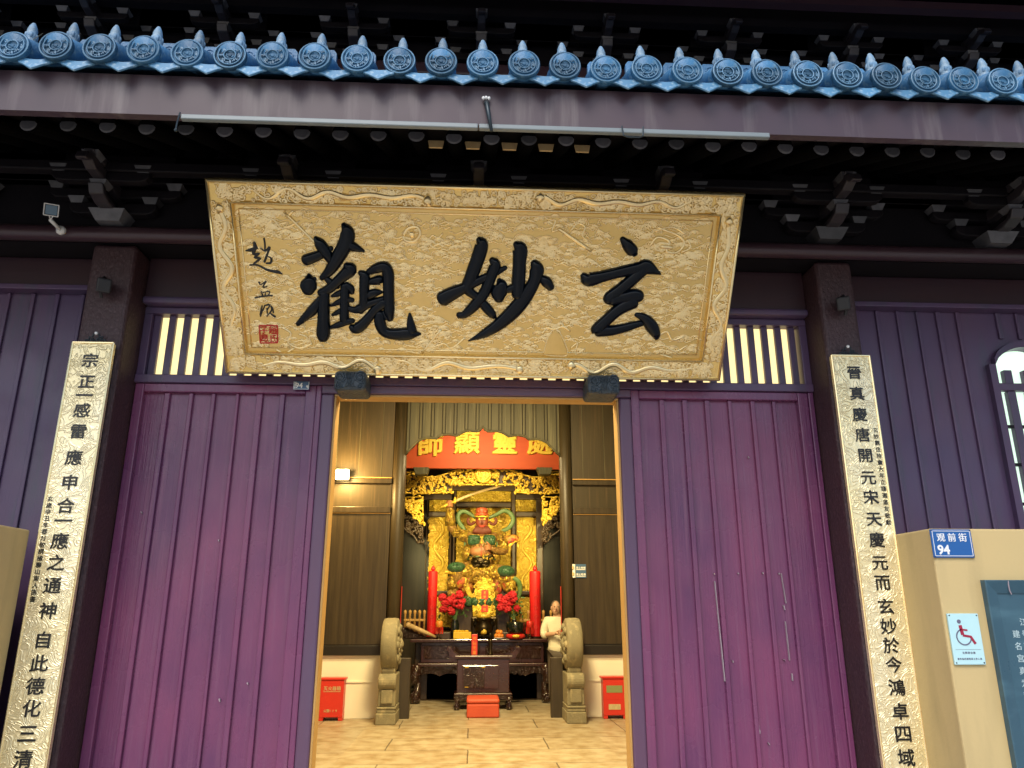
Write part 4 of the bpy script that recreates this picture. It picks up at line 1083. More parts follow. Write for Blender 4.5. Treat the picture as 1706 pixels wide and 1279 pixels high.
# pale light strip under the fascia, with its hooks
a0, a1 = at(300, 201, 3.93), at(1283, 231, 3.93)
st = thing('light_strip', (0.2, 3.93, 4.4), 'long thin pale grey light strip under the front edge of the eave', 'light strip')
xm_ = at(797, 220, 3.93).x
for x0_, x1_ in ((a0.x, xm_ - 0.003), (xm_ + 0.003, a1.x)):
    MB().box(x0_, x1_, 3.925, 3.96, 4.380, 4.4135).build('cover', 'strip', st, bevel=0.006)
hk = at(297, 208, 3.925)
q = MB(); q.tube([(hk.x, 3.925, 4.42), (hk.x - 0.006, 3.918, 4.34), (hk.x - 0.008, 3.92, 4.30)], 0.005, 6); q.ball((hk.x - 0.008, 3.92, 4.295), 0.011, 8, 6)
tag(q.build('hook', 'iron'), 'thin hanging wire hook at the left end of the light strip', 'hook')
h0, h1 = at(1037, 228, 3.905), at(1073, 230, 3.905)
q = MB(); q.tube([(h0.x, 3.91, 4.415), (h0.x + 0.008, 3.905, 4.345), (h0.x + 0.03, 3.905, 4.335), (h1.x - 0.03, 3.905, 4.335), (h1.x - 0.006, 3.905, 4.345), (h1.x, 3.91, 4.415)], 0.005, 6)
tag(q.build('wire_bail', 'iron'), 'bent wire bail over the right half of the light strip', 'wire')
r0, r1 = at(810, 163, 3.90), at(819, 214, 3.86)
rod = thing('rod_sensor', (r0.x, 3.93, r0.z), 'dark rod with three white beads on the middle of the fascia', 'sensor')
MB().tube([(r0.x, 3.93, r0.z - 0.01), (r0.x + 0.004, 3.90, r0.z - 0.04), (r1.x, 3.885, r1.z)], [0.016, 0.016, 0.010], 8).build('rod', 'iron', rod, smooth=True)
q = MB()
for k in (-1, 0, 1): q.ball((r0.x + 0.017 * k, 3.912, r0.z + 0.008 + 0.004 * (k == 0)), (0.010, 0.010, 0.012), 10, 6)
q.build('bead', 'white', rod, smooth=True)
# house number over the left door
c = at(502, 642, 5.765)
hn = thing('number_plate', (c.x, 5.77, c.z), 'small faded blue house number plate reading 94 on the rail above the left door', 'number plate')
MB().box(c.x - 0.063, c.x + 0.063, 5.762, 5.7745, c.z - 0.034, c.z + 0.034).build('plate', 'plategrey', hn, bevel=0.003)
q = MB()
q.glyph('94', (c.x + 0.012, 5.7618, c.z + 0.002), 0.058, ext=0.002, bold=0.02)
q.glyph('号', (c.x + 0.049, 5.7618, c.z - 0.010), 0.024, ext=0.002, bold=0.03)
for i, ch in enumerate('观前街'): q.glyph(ch, (c.x - 0.046, 5.7618, c.z + 0.020 - 0.018 * i), 0.018, ext=0.002, bold=0.02)
for x_ in (-0.058, 0.058): q.box(c.x + x_ - 0.0015, c.x + x_ + 0.0015, 5.7605, 5.762, c.z - 0.030, c.z + 0.030)
q.box(c.x - 0.057, c.x + 0.057, 5.7605, 5.762, c.z - 0.032, c.z - 0.029)
q.build('plate_writing', 'white', hn)
# dry weeds on the tiles
wd = at(42, 48, 3.98)
q = MB()
for k in range(9):
    a = rnd.uniform(-0.9, 1.3); l = rnd.uniform(0.05, 0.13)
    q.tube([(wd.x + 0.02 * k * 0.3, 3.98, 4.86), (wd.x + math.sin(a) * l * 0.5, 3.97, 4.86 + l * 0.6), (wd.x + math.sin(a) * l * 1.3, 3.95, 4.86 + l * (1.0 if k % 3 else 0.6))], [0.002, 0.0016, 0.0008], 4)
tag(q.build('weed', 'grass'), 'dry wisps of weed growing on the tiled eave at far left', 'weed')

# ================================================================== ochre walls in front of the side bays
WT = 2.105
wr = thing('ochre_wall', (4.5, 5.2, 0), 'ochre yellow wall pier at right with blue street plate and access sign', 'wall', 'ochre wall piers flanking the gate')
MB().box(3.095, 7.5, 5.0, 5.47, 0, WT).build('masonry', 'yellow', wr, bevel=0.012)
wl = thing('ochre_wall', (-4.5, 5.2, 0), 'ochre yellow wall pier at far left edge behind the couplet board', 'wall', 'ochre wall piers flanking the gate')
MB().box(-7.5, -3.045, 5.0, 5.42, 0, WT).build('masonry', 'yellow', wl, bevel=0.012)
# street name plate
c0, c1 = at(1550, 882, 4.99), at(1620, 927, 4.99)
spx, spz, sw, sh = (3.105 + c1.x) / 2, (c0.z + c1.z) / 2 - 0.003, 0.142, 0.094
sp = thing('street_plate', (spx, 5.0, spz), 'blue street plate with white border and number 94 on the ochre wall', 'street sign')
MB().box(spx - sw, spx + sw, 4.986, 4.9985, spz - sh, spz + sh).build('plate', 'plateblue', sp, bevel=0.004)
q = MB()
for x_ in (-1, 1): q.box(spx + x_ * (sw - 0.012) - 0.0018, spx + x_ * (sw - 0.012) + 0.0018, 4.9845, 4.986, spz - sh + 0.012, spz + sh - 0.012)
for z_ in (-1, 1): q.box(spx - sw + 0.0145, spx + sw - 0.0145, 4.9845, 4.986, spz + z_ * (sh - 0.012) - 0.0018, spz + z_ * (sh - 0.012) + 0.0018)
for i, ch in enumerate('观前街'): q.glyph(ch, (spx - 0.075 + 0.076 * i, 4.9858, spz + 0.040), 0.060, ext=0.0015, bold=0.0, nib=(0.012, 0.010))
q.glyph('94', (spx - 0.026, 4.9858, spz - 0.038), 0.084, ext=0.0015, bold=0.03)
q.build('plate_writing', 'white', sp)
for sx in (-1, 1):
    for sz_ in (-1, 1): MB().lathe([(0.0045, 0), (0.004, 0.002), (0.001, 0.0025)], (spx + sx * (sw - 0.007), 4.986, spz + sz_ * (sh - 0.007)), 8, 'y').build('screw', 'iron', sp)
# accessibility sign
k0 = at(1579, 1026, 4.985); k1 = at(1639, 1103, 4.985)
ax_, az_ = (k0.x + k1.x) / 2 + 0.005, (k0.z + k1.z) / 2
aw, ah = 0.104, 0.158
ac = thing('access_sign', (ax_, 5.0, az_), 'pale blue sign with a dark red wheelchair symbol on the ochre wall', 'sign')
MB().box(ax_ - aw, ax_ + aw, 4.983, 4.9985, az_ - ah, az_ + ah).build('plate', 'signwhite', ac, bevel=0.004)
q = MB(); yy = 4.981
def disc(mb, cx_, cz_, r_, y=yy, n=16): mb.prism([(cx_ + r_ * math.cos(2 * math.pi * k / n), y, cz_ + r_ * math.sin(2 * math.pi * k / n)) for k in range(n)], (0, 0.003, 0))
def bar(mb, xa, za, xb, zb, w, y=yy):
    d_ = Vector((xb - xa, 0, zb - za)).normalized(); s_ = Vector((-d_.z, 0, d_.x)) * (w / 2)
    a, b_ = Vector((xa, y, za)), Vector((xb, y, zb))
    mb.prism([a + s_, a - s_, b_ - s_, b_ + s_], (0, 0.003, 0))
X, Z = ax_ - 0.012, az_
bar(q, X - 0.018, Z + 0.085, X - 0.010, Z + 0.025, 0.022); bar(q, X - 0.010, Z + 0.022, X + 0.042, Z + 0.014, 0.014, yy - 0.0005); bar(q, X + 0.040, Z + 0.016, X + 0.066, Z - 0.030, 0.016, yy - 0.001)
bar(q, X - 0.012, Z + 0.058, X + 0.026, Z + 0.054, 0.010, yy - 0.0008)
q.build('seated_figure', 'signred', ac)
q = MB(); disc(q, X - 0.022, Z + 0.108, 0.013)
n = 22
ring = lambda r_: [(X - 0.004 + r_ * math.cos(R(100) + R(262) * k / n), yy, Z + 0.012 + r_ * math.sin(R(100) + R(262) * k / n)) for k in range(n + 1)]
q.prism(ring(0.052) + ring(0.044)[::-1], (0, 0.003, 0))
for i, ch in enumerate('无障碍设施'): q.glyph(ch, (ax_ - 0.036 + 0.018 * i, 4.9828, az_ - 0.085), 0.016, ext=0.001, bold=0.01)
q.box(ax_ - 0.085, ax_ + 0.085, 4.9818, 4.983, az_ - 0.066, az_ - 0.0645)
for i, ch in enumerate('服务热线请联系工作人员'): q.glyph(ch, (ax_ - 0.075 + 0.015 * i, 4.9828, az_ - 0.122), 0.013, ext=0.001, bold=0.03)
q.build('sign_writing', 'signgrey', ac)
for sx in (-1, 1):
    for sz_ in (-1, 1): MB().lathe([(0.005, 0), (0.0045, 0.002), (0.001, 0.003)], (ax_ + sx * (aw - 0.012), 4.983, az_ + sz_ * (ah - 0.012)), 8, 'y').build('screw', 'iron', ac)
# slate notice board
s0 = at(1639, 966, 4.96)
SX0, SX1, SZ1, SZ0 = s0.x, 4.6, s0.z, 0.35
nb_ = thing('slate_board', ((SX0 + SX1) / 2, 5.0, SZ0), 'blue slate notice board with raised frame and engraved writing on the ochre wall', 'notice board')
q = MB()
fw = 0.085
pr = [(0, 4.9985), (0, 4.955), (0.006, 4.950), (fw, 4.975), (fw, 4.9985)]
cc = lambda d_, y: [(SX0 + d_, y, SZ0 + d_), (SX1 - d_, y, SZ0 + d_), (SX1 - d_, y, SZ1 - d_), (SX0 + d_, y, SZ1 - d_)]
vs_, fs_ = [], []
for d_, y in pr: vs_ += cc(d_, y)
for i in range(len(pr) - 1):
    for j in range(4): fs_.append((i * 4 + j, i * 4 + (j + 1) % 4, (i + 1) * 4 + (j + 1) % 4, (i + 1) * 4 + j))
q.add(vs_, fs_); q.build('frame', 'slate', nb_)
MB().box(SX0 + fw - 0.002, SX1 - fw + 0.002, 4.982, 4.9985, SZ0 + fw, SZ1 - fw).build('slab', 'slate', nb_)
q = MB()
t0x = at(1694, 1060, 4.98).x; tz = at(1694, 1056, 4.98).z
for i, ch in enumerate('建名宫真为观'): q.glyph(ch, (t0x, 4.9815, tz - i * 0.075), 0.05, ext=0.001, bold=0.0, nib=(0.010, 0.010))
for i, ch in enumerate('江号观一真群上'): q.glyph(ch, (t0x + 0.062, 4.9815, tz + 0.075 - i * 0.075), 0.05, ext=0.001, bold=0.0, nib=(0.010, 0.010))
q.build('engraved_writing', 'slatetext', nb_)
q = MB()
ck = [at(1680, 967, 4.948), at(1682, 977, 4.949), at(1684, 984, 4.95), at(1687, 990, 4.955)]
q.tube([(v.x, 4.953 + 0.012 * i / 3, v.z) for i, v in enumerate(ck)], 0.004, 5)
q.build('chip_line', 'scratch', nb_)


# ================================================================== inside the gate
# stone drums either side of the inner doorway
def stone_drum(xc, s, label):
    root = thing('stone_drum', (xc, 11.75, 0), label, 'stone drum', 'stone drums beside the inner doorway')
    a = MB(); a.box(xc - 0.142, xc + 0.142, 11.52, 12.16, 0, 0.15); a.box(xc - 0.132, xc + 0.132, 11.55, 12.16, 0.15, 0.20); a.box(xc - 0.136, xc + 0.136, 11.54, 12.16, 0.20, 0.23)
    a.build('plinth', 'stone', root, bevel=0.012)
    a = MB(); a.box(xc - 0.125, xc + 0.125, 11.58, 12.16, 0.23, 0.66); a.box(xc - 0.085, xc + 0.085, 11.55, 11.58, 0.27, 0.46)
    a.build('pedestal', 'stone', root, bevel=0.02)
    a = MB(); a.tube([(xc - 0.128, 11.62, 0.56), (xc + 0.128, 11.62, 0.56)], 0.11, 20); a.tube([(xc - 0.10, 11.72, 0.70), (xc + 0.10, 11.72, 0.70)], 0.09, 16)
    a.build('scroll', 'stone', root, smooth=False, bevel=0.02)
    a = MB(); a.lathe([(0.001, -0.115), (0.34, -0.115), (0.365, -0.10), (0.372, -0.05), (0.374, 0.05), (0.365, 0.10), (0.34, 0.115), (0.001, 0.115)], (xc, 11.84, 1.06), 36, 'x')
    dr = a.build('drum', 'stone', root, smooth=True)
    q = MB()
    rr_ = random.Random(11)
    xf = xc + s * 0.115
    for k in range(14):
        a_ = 2 * math.pi * k / 14; r_ = 0.24 if k % 2 else 0.15
        q.ball((xf, 11.84 + r_ * math.cos(a_), 1.06 + r_ * math.sin(a_)), (0.045, 0.055, 0.06), 8, 6, 0.2, k)
    q.ball((xf + s * 0.01, 11.84, 1.06), (0.06, 0.09, 0.09), 10, 8, 0.2, 3)
    q.build('face_carving', 'stone', dr, smooth=True)
dl, dR = at(648, 1120, 11.75).x, at(956, 1120, 11.75).x
stone_drum(dl, 1, 'carved stone drum on a plinth left of the altar aisle')
stone_drum(dR, -1, 'carved stone drum on a plinth right of the altar aisle, by the man in white')
# short dark guard boards in the doorway
for px0, px1, lab in ((664, 683, 'dark wooden guard board standing beside the left stone drum'), (917, 938, 'dark wooden guard board standing in front of the man in white')):
    xa, xb = at(px0, 1150, 12.18).x, at(px1, 1150, 12.18).x
    q = MB(); q.box(xa, xb, 12.12, 12.24, 0, at(673, 1096, 12.15).z)
    g = q.build('guard_board', 'lowwood', bevel=0.008)
    tag(g, lab, 'guard board', 'guard boards in the inner doorway')
# fire cabinets
def fire_box(xa, xb, zt, lab, kind):
    yb0, yb1 = 11.99, 12.17
    root = thing('extinguisher_box', ((xa + xb) / 2, 12.08, 0), lab, 'fire cabinet', 'red fire cabinets against the white wall')
    q = MB(); q.box(xa, xb, yb0, yb1, 0.045, zt - 0.03)
    bo = q.build('cabinet', 'firered', root, bevel=0.006)
    q = MB(); q.box(xa - 0.022, xb + 0.022, yb0 - 0.015, yb1, zt - 0.028, zt); q.build('lid', 'firered', root, bevel=0.006)
    for x_ in (xa, xb - 0.06):
        MB().box(x_, x_ + 0.06, yb0 + 0.002, yb1 - 0.01, 0, 0.044).build('foot', 'firered', root)
    xm = (xa + xb) / 2; w = xb - xa
    if kind == 1:
        q = MB()
        for i, ch in enumerate('灭火器箱'): q.glyph(ch, (xm + (i - 1.5) * 0.064, yb0 - 0.0005, zt - 0.145), 0.062, ext=0.003, bold=0.0, nib=(0.02, 0.012))
        for i, ch in enumerate('火警119'): q.glyph(ch, (xm + (i - 2) * 0.043 - (0.0), yb0 - 0.0005, zt - 0.45), 0.045, ext=0.003, bold=0.0, nib=(0.02, 0.012))
        q.box(xm - 0.125, xm + 0.125, yb0 - 0.003, yb0, zt - 0.193, zt - 0.186)
        q.build('box_writing', 'labelcream', bo)
    else:
        MB().box(xm - 0.125, xm + 0.115, yb0 - 0.004, yb0, zt - 0.225, zt - 0.125).build('upper_label', 'labelgreen', bo)
        MB().box(xm - 0.10, xm + 0.08, yb0 - 0.004, yb0, zt - 0.46, zt - 0.385).build('lower_label', 'labelcream', bo)
        MB().box(xa + 0.02, xb - 0.02, yb0 - 0.003, yb0, zt - 0.315, zt - 0.307).build('door_gap', 'seal', bo)
lz = at(560, 1129, 12.0).z
fire_box(at(533, 1165, 12).x, at(572, 1165, 12).x, lz, 'red fire extinguisher cabinet with white writing at left by the white wall', 1)
fire_box(at(1005, 1165, 12).x, at(1044, 1165, 12).x, lz, 'red fire cabinet with two blank labels at right by the white wall', 2)
# switch plate and blue notice on the right wall panel
sw_ = at(954, 951, YI - 0.03)
q = MB(); q.box(sw_.x - 0.045, sw_.x + 0.045, YI - 0.035, YI - 0.0155, sw_.z - 0.105, sw_.z + 0.105)
root = thing('switch_plate', (sw_.x, YI, sw_.z), 'cream double switch plate on the dark panel right of the altar', 'switch')
q.build('plate', 'white', root, bevel=0.008)
q = MB()
for dz in (0.048, -0.048): q.lathe([(0.03, 0), (0.026, 0.008), (0.001, 0.008)], (sw_.x, YI - 0.035, sw_.z + dz), 14, 'y')
q.build('button', 'labelcream', root)
bn = at(967, 951, YI - 0.03)
root = thing('blue_notice', (bn.x, YI, bn.z), 'small blue notice with white writing beside the switch plate', 'notice')
MB().box(bn.x - 0.075, bn.x + 0.09, YI - 0.03, YI - 0.0155, bn.z - 0.105, bn.z + 0.105).build('plate', 'plategrey', root)
q = MB()
for zz in (0.05, -0.052):
    for i, ch in enumerate('禁止吸烟'): q.glyph(ch, (bn.x - 0.05 + 0.038 * i, YI - 0.0302, bn.z + zz), 0.036, ext=0.002, bold=0.0, nib=(0.025, 0.02))
    q.box(bn.x - 0.066, bn.x + 0.08, YI - 0.032, YI - 0.03, bn.z + zz - 0.034, bn.z + zz - 0.024)
q.build('notice_writing', 'white', root)

def lamp_light(name, kind, loc, energy, colr, parent, size=0.3, rot=None, spot=None):
    l = bpy.data.lights.new(name, kind)
    l.energy, l.color = energy, colr
    if kind == 'AREA': l.shape, l.size, l.size_y = 'RECTANGLE', size, 0.16
    else: l.shadow_soft_size = size
    o = bpy.data.objects.new(name, l)
    o.location = loc
    if rot: o.rotation_euler = rot
    if spot: l.spot_size, l.spot_blend = spot, 0.6
    col.objects.link(o)
    setparent(o, parent)
    return o
# the lit wall lamp seen through the door
lp = at(569, 789, 11.95)
wlamp = thing('wall_lamp', (lp.x, YI, lp.z), 'glowing rectangular lamp on the brown panel wall left of the altar', 'lamp')
MB().box(lp.x - 0.10, lp.x + 0.10, 12.06, 12.199, lp.z - 0.075, lp.z + 0.075).build('housing', 'bronze', wlamp, bevel=0.01)
MB().box(lp.x - 0.10, lp.x + 0.105, 11.99, 12.06, lp.z - 0.08, lp.z + 0.08).build('diffuser', 'lampglow', wlamp, bevel=0.012)
lamp_light('lamp_bulb', 'POINT', (lp.x, 11.85, lp.z), 100, (1, 0.62, 0.20), wlamp, 0.08)
# unseen lamps added as sources for the warm light of the inner rooms
WARM = (1.0, 0.76, 0.36)
for xx, yy, zz, e, lab in ((0.15, 9.2, 5.42, 240, 'unseen ceiling lamp lighting the stone aisle'), (0.15, 7.6, 5.42, 260, 'unseen ceiling lamp just inside the doors'), (0.16, 12.5, 4.78, 62, 'unseen lamp behind the arched board lighting the altar')):
    root = thing('unseen_ceiling_lamp', (xx, yy, zz + 0.1), lab, 'lamp', 'unseen lamps inside the gate')
    MB().box(xx - 0.6, xx + 0.6, yy - 0.12, yy + 0.12, zz + 0.012, zz + 0.08).build('housing', 'whitepaint', root, bevel=0.01)
    MB().box(xx - 0.57, xx + 0.57, yy - 0.10, yy + 0.10, zz, zz + 0.0115).build('diffuser', 'ceilglow', root)
    q = MB()
    for dx in (-0.5, 0.5): q.tube([(xx + dx, yy, zz + 0.07), (xx + dx, yy, 5.6)], 0.008, 6)
    q.build('hanger', 'iron', root)
    rt = (R(48), 0, 0) if yy > 12 else (0, 0, 0)
    lamp_light('lamp_light', 'AREA', (xx, yy, zz - 0.02), e, WARM, root, 1.0, rt)

# unseen spotlights added behind the inner columns to brighten the statue and screen
for s in (-1, 1):
    xx = (CL0 + CL1) / 2 if s < 0 else (CR0 + CR1) / 2
    root = thing('unseen_column_spotlight', (xx, 12.42, 2.9), 'unseen added spotlight behind the %s inner column aimed at the statue' % ('left' if s < 0 else 'right'), 'spotlight', 'added spotlights behind the inner columns')
    tgt = Vector((0.19, 15.0, 2.75)); p0 = Vector((xx, 12.46, 2.9)); dv = (tgt - p0).normalized()
    MB().tube([p0 - dv * 0.06, p0 + dv * 0.07], [0.05, 0.06], 14).build('housing', 'blacklamp', root)
    MB().tube([p0 + dv * 0.0705, p0 + dv * 0.074], 0.052, 14).build('lens', 'ceilglow', root)
    MB().box(xx - 0.02, xx + 0.02, 12.30, 12.46, 2.88, 2.92).build('bracket', 'iron', root)
    lamp_light('lamp_light', 'SPOT', p0 + dv * 0.10, 135, (1, 0.82, 0.34), root, 0.05, dv.to_track_quat('-Z', 'Y').to_euler(), R(75))
# orange signboard high behind the arch
SY = 14.12
s0, s1 = at(668, 700, SY), at(942, 782, SY)
sg = thing('orange_signboard', ((s0.x + s1.x) / 2, SY, s1.z), 'orange signboard with raised gold characters behind the arched board', 'signboard')
MB().box(s0.x, s1.x, SY, SY + 0.06, s1.z, s1.z + 0.85).build('board', 'orange', sg, bevel=0.01)
for ch, px, py in (('師', 717, 741), ('顯', 778, 737), ('靈', 841, 738), ('處', 899, 738)):
    p = at(px, py, SY)
    MB().glyph(ch, (p.x, SY - 0.001, p.z), 0.50, ext=0.04, bold=0.0, bev=0.022, sz=0.92, nib=(0.014, 0.014)).build('character', 'charge', sg)
# gilded openwork canopy
CYY = 14.3
Z3 = lambda x, y, Y: at(660 + x / 5.683, 780 + y / 5.683, Y)
def inside(x, y, poly):
    c = False
    for (xa, ya), (xb, yb) in zip(poly, poly[1:] + poly[:1]):
        if (ya > y) != (yb > y) and x < (xb - xa) * (y - ya) / (yb - ya) + xa: c = not c
    return c
def openwork(name, poly, Y, n, seed, parent, m='bgold', r0=9):
    rr_ = random.Random(seed)
    q = MB()
    xs, ys_ = [p[0] for p in poly], [p[1] for p in poly]
    k = 0; tries = 0
    while k < n and tries < 6000:
        tries += 1
        x, y = rr_.uniform(min(xs), max(xs)), rr_.uniform(min(ys_), max(ys_))
        if not inside(x, y, poly): continue
        k += 1
        a0_, tn, r_ = rr_.uniform(0, 6.28), rr_.choice((-1, 1)) * rr_.uniform(2.5, 5), rr_.uniform(10, 24)
        pts = []
        for j in range(8):
            a = a0_ + tn * j / 7; r2 = r_ * (1 - 0.65 * j / 7)
            xx, yy = x + r2 * math.cos(a), y + r2 * math.sin(a)
            pts.append(Z3(xx, yy, Y - rr_.uniform(0.0, 0.03)))
        pts = [p for p in pts]
        q.tube(pts, [0.020, 0.024, 0.024, 0.022, 0.020, 0.018, 0.015, 0.010], 5)
    bd = [Z3(x, y, Y) for x, y in poly]
    q.tube(bd + [bd[0]], 0.018, 5)
    return q.build(name, m, parent, smooth=True)
up_l = [(60, 45), (130, 30), (200, 35), (245, 70), (300, 85), (370, 82), (430, 66), (500, 42), (570, 14), (650, -8), (740, -16), (825, -20)]
top = up_l + [(1650 - x, y) for x, y in up_l[-2::-1]]
poly = top + [(1590, 235), (1385, 235), (1130, 225), (1128, 152), (530, 152), (528, 225), (270, 235), (60, 235)]
cz = thing('gilded_canopy', tuple(Z3(825, 235, CYY)), 'gilded openwork canopy with wavy top and round medallion above the statue', 'carving')
openwork('carving', poly, CYY, 420, 3, cz)
bk = MB(); bk.prism([Z3(x, y, CYY + 0.05) for x, y in [(x, y + 12) for x, y in top] + [(1590, 230), (1130, 222), (1126, 148), (532, 148), (530, 222), (60, 230)]], (0, 0.02, 0)); bk.build('backing', 'framewood', cz)
q = MB(); c = Z3(828, 65, CYY - 0.06); r_ = (Z3(905, 65, CYY).x - Z3(828, 65, CYY).x)
q.lathe([(r_, -0.03), (r_, 0.0), (r_ * 0.93, 0.02), (r_ * 0.86, 0.0), (r_ * 0.72, 0.0), (r_ * 0.68, 0.015), (r_ * 0.64, 0.0), (0.001, 0.0)], c, 28, 'y')
for k in range(4):
    spiral(q, (c.x + r_ * 0.3 * (1 if k % 2 else -1), c.z + r_ * 0.3 * (1 if k // 2 else -1)), r_ * 0.26, 1.6, 0.010, 1 if k % 2 else -1, c.y - 0.004)
q.build('medallion', 'bgold', cz)
for s in (0, 1):
    pl_ = [(92, 275), (252, 270), (252, 535), (225, 520), (205, 480), (170, 460), (150, 425), (110, 405), (88, 350)]
    if s: pl_ = [(1640 - x, y) for x, y in pl_]
    openwork('hanging_bracket', pl_, CYY + 0.02, 60, 5 + s, cz)
    pd = [(60, 430), (150, 470), (250, 560), (250, 720), (200, 690), (170, 640), (110, 600), (70, 560)]
    if s: pd = [(1640 - x, y) for x, y in pd]
    openwork('shaded_bracket', pd, CYY + 0.35, 46, 15 + s, cz, 'framewood')  # lower carving in shadow, its shade put into the dark colour
# small wooden blocks that carry the signboard
for px in (235, 1405):
    c = Z3(px, 27, 13.9)
    q = MB(); q.hexa([(c.x - .15, 13.86, c.z + .07), (c.x + .15, 13.86, c.z + .07), (c.x + .15, 14.1, c.z + .07), (c.x - .15, 14.1, c.z + .07)], [(c.x - .10, 13.88, c.z - .07), (c.x + .12, 13.88, c.z - .06), (c.x + .12, 14.1, c.z - .06), (c.x - .10, 14.1, c.z - .07)])
    q.build('support_block', 'palewood', sg, bevel=0.012)
# the screen
SCY = 15.3
sc_ = thing('altar_screen', tuple(at(804, 1040, SCY)), 'dark framed altar screen with gilded relief panels behind the statue', 'screen')
def S3(x, y, Y=SCY): return Z3(x, y, Y)
def rect(mb, x0, y0, x1, y1, ya, yb):
    a, b_ = S3(x0, y1, SCY), S3(x1, y0, SCY)
    mb.box(a.x, b_.x, ya, yb, a.z, b_.z)
for rc in ((570, 215, 1088, 322), (312, 300, 520, 412), (1132, 300, 1332, 412), (565, 375, 1085, 1010), (300, 465, 500, 1170), (1138, 465, 1332, 1170), (300, 1195, 1332, 1500)):
    q = MB(); rect(q, *rc, SCY + 0.02, SCY + 0.05)
    gp = q.build('gilded_panel', 'bgoldpanel', sc_)
    q = MB(); rp_ = random.Random(int(rc[0] + rc[1]))
    for k in range(int((rc[2] - rc[0]) * (rc[3] - rc[1]) / 900)):
        p = S3(rp_.uniform(rc[0] + 8, rc[2] - 8), rp_.uniform(rc[1] + 8, rc[3] - 8))
        spiral(q, (p.x, p.z), rp_.uniform(0.025, 0.055), 1.3, 0.010, rp_.choice((-1, 1)), SCY + 0.017, rp_.uniform(0, 6))
    q.build('panel_carving', 'bgold', gp, smooth=True)
def memb(x0, y0, x1, y1, d_=0.0):
    q = MB(); rect(q, x0, y0, x1, y1, SCY - 0.07 - d_, SCY + 0.045 - d_ * 0.5)
    q.build('frame_member', 'framewood', sc_, bevel=0.02)
memb(530, 160, 1130, 213); memb(530, 213, 568, 1010, 0.004); memb(1090, 213, 1130, 1010, 0.004); memb(568, 323, 1090, 373, 0.008)
memb(258, 245, 530, 298); memb(1130, 245, 1385, 298); memb(258, 298, 302, 1500, 0.004); memb(1333, 298, 1385, 1500, 0.004)
memb(302, 413, 530, 463, 0.008); memb(1130, 413, 1333, 463, 0.008); memb(500, 463, 530, 1010, 0.010); memb(1086 + 44, 463, 1138, 1010, 0.010)
memb(302, 1160, 1333, 1200, 0.012)
# dragon swirls on the panels
for x0, x1 in ((330, 470), (1160, 1310)):
    q = MB()
    pts = [Vector(S3((x0 + x1) / 2 + 45 * math.sin(k * 0.8), 490 + k * 42)) + Vector((0, 0.02, 0)) for k in range(16)]
    P = catmull([tuple(p) + (0,) for p in pts], 4)
    q.tube([p[:3] for p in P], [0.02 + 0.022 * abs(math.sin(i * 0.13)) for i in range(len(P))], 6)
    for k in range(12):
        p = S3(rnd.uniform(x0, x1), rnd.uniform(480, 1150))
        spiral(q, (p.x, p.z), 0.05, 1.4, 0.012, rnd.choice((-1, 1)), SCY + 0.018)
    q.build('dragon_relief', 'bgold', sc_, smooth=True)

# ------------------------------------------------------------------ the guardian statue
TY = 14.75
T3 = lambda x, y, dy=0.0: Vector(at(660 + x / 5.683, 780 + y / 5.683, TY)) + Vector((0, dy, 0))
stt = thing('guardian_statue', tuple(T3(810, 1230)), 'seated armoured guardian statue with red hat raising a sword over the altar', 'statue')
u = 0.0020 * 1.0
k_ = (T3(1000, 600) - T3(900, 600)).length / 100          # metres per zoomed pixel at the statue
J = {'pelvis': (T3(805, 960), (150 * k_, 110 * k_)), 'belly': (T3(805, 850), (160 * k_, 125 * k_)), 'ribs': (T3(805, 740), (158 * k_, 115 * k_)), 'chest': (T3(805, 670), (150 * k_, 100 * k_)), 'neck': (T3(808, 610), 45 * k_),
     'shl': (T3(655, 655, -.02), 58 * k_), 'ell': (T3(520, 575, -.10), 46 * k_), 'wrl': (T3(512, 410, -.16), 32 * k_), 'hal': (T3(508, 352, -.17), 36 * k_),
     'shr': (T3(965, 655, -.02), 58 * k_), 'elr': (T3(1035, 800, -.12), 46 * k_), 'wrr': (T3(930, 785, -.30), 30 * k_), 'har': (T3(880, 765, -.34), 28 * k_),
     'hil': (T3(730, 985, -.04), 82 * k_), 'knl': (T3(575, 965, -.38), 78 * k_), 'anl': (T3(545, 1160, -.26), 50 * k_), 'tol': (T3(520, 1215, -.42), 40 * k_),
     'hir': (T3(880, 985, -.04), 82 * k_), 'knr': (T3(1035, 990, -.38), 78 * k_), 'anr': (T3(1075, 1160, -.26), 50 * k_), 'tor': (T3(1100, 1215, -.42), 40 * k_)}
E_ = [('pelvis', 'belly'), ('belly', 'ribs'), ('ribs', 'chest'), ('chest', 'neck'), ('chest', 'shl'), ('shl', 'ell'), ('ell', 'wrl'), ('wrl', 'hal'), ('chest', 'shr'), ('shr', 'elr'), ('elr', 'wrr'), ('wrr', 'har'),
      ('pelvis', 'hil'), ('hil', 'knl'), ('knl', 'anl'), ('anl', 'tol'), ('pelvis', 'hir'), ('hir', 'knr'), ('knr', 'anr'), ('anr', 'tor')]
skin('body', J, E_, 'pelvis', 'statuegilt', stt)
belly = MB(); belly.ball(T3(803, 795, -.16), (112 * k_, 78 * k_, 66 * k_), 16, 12); belly.build('bare_belly', 'statueskin', stt, smooth=True)
q = MB(); q.tube([T3(803, 745, -.30), T3(803, 790, -.325), T3(803, 840, -.30)], 3 * k_, 5); q.build('belly_line', 'seal', stt)
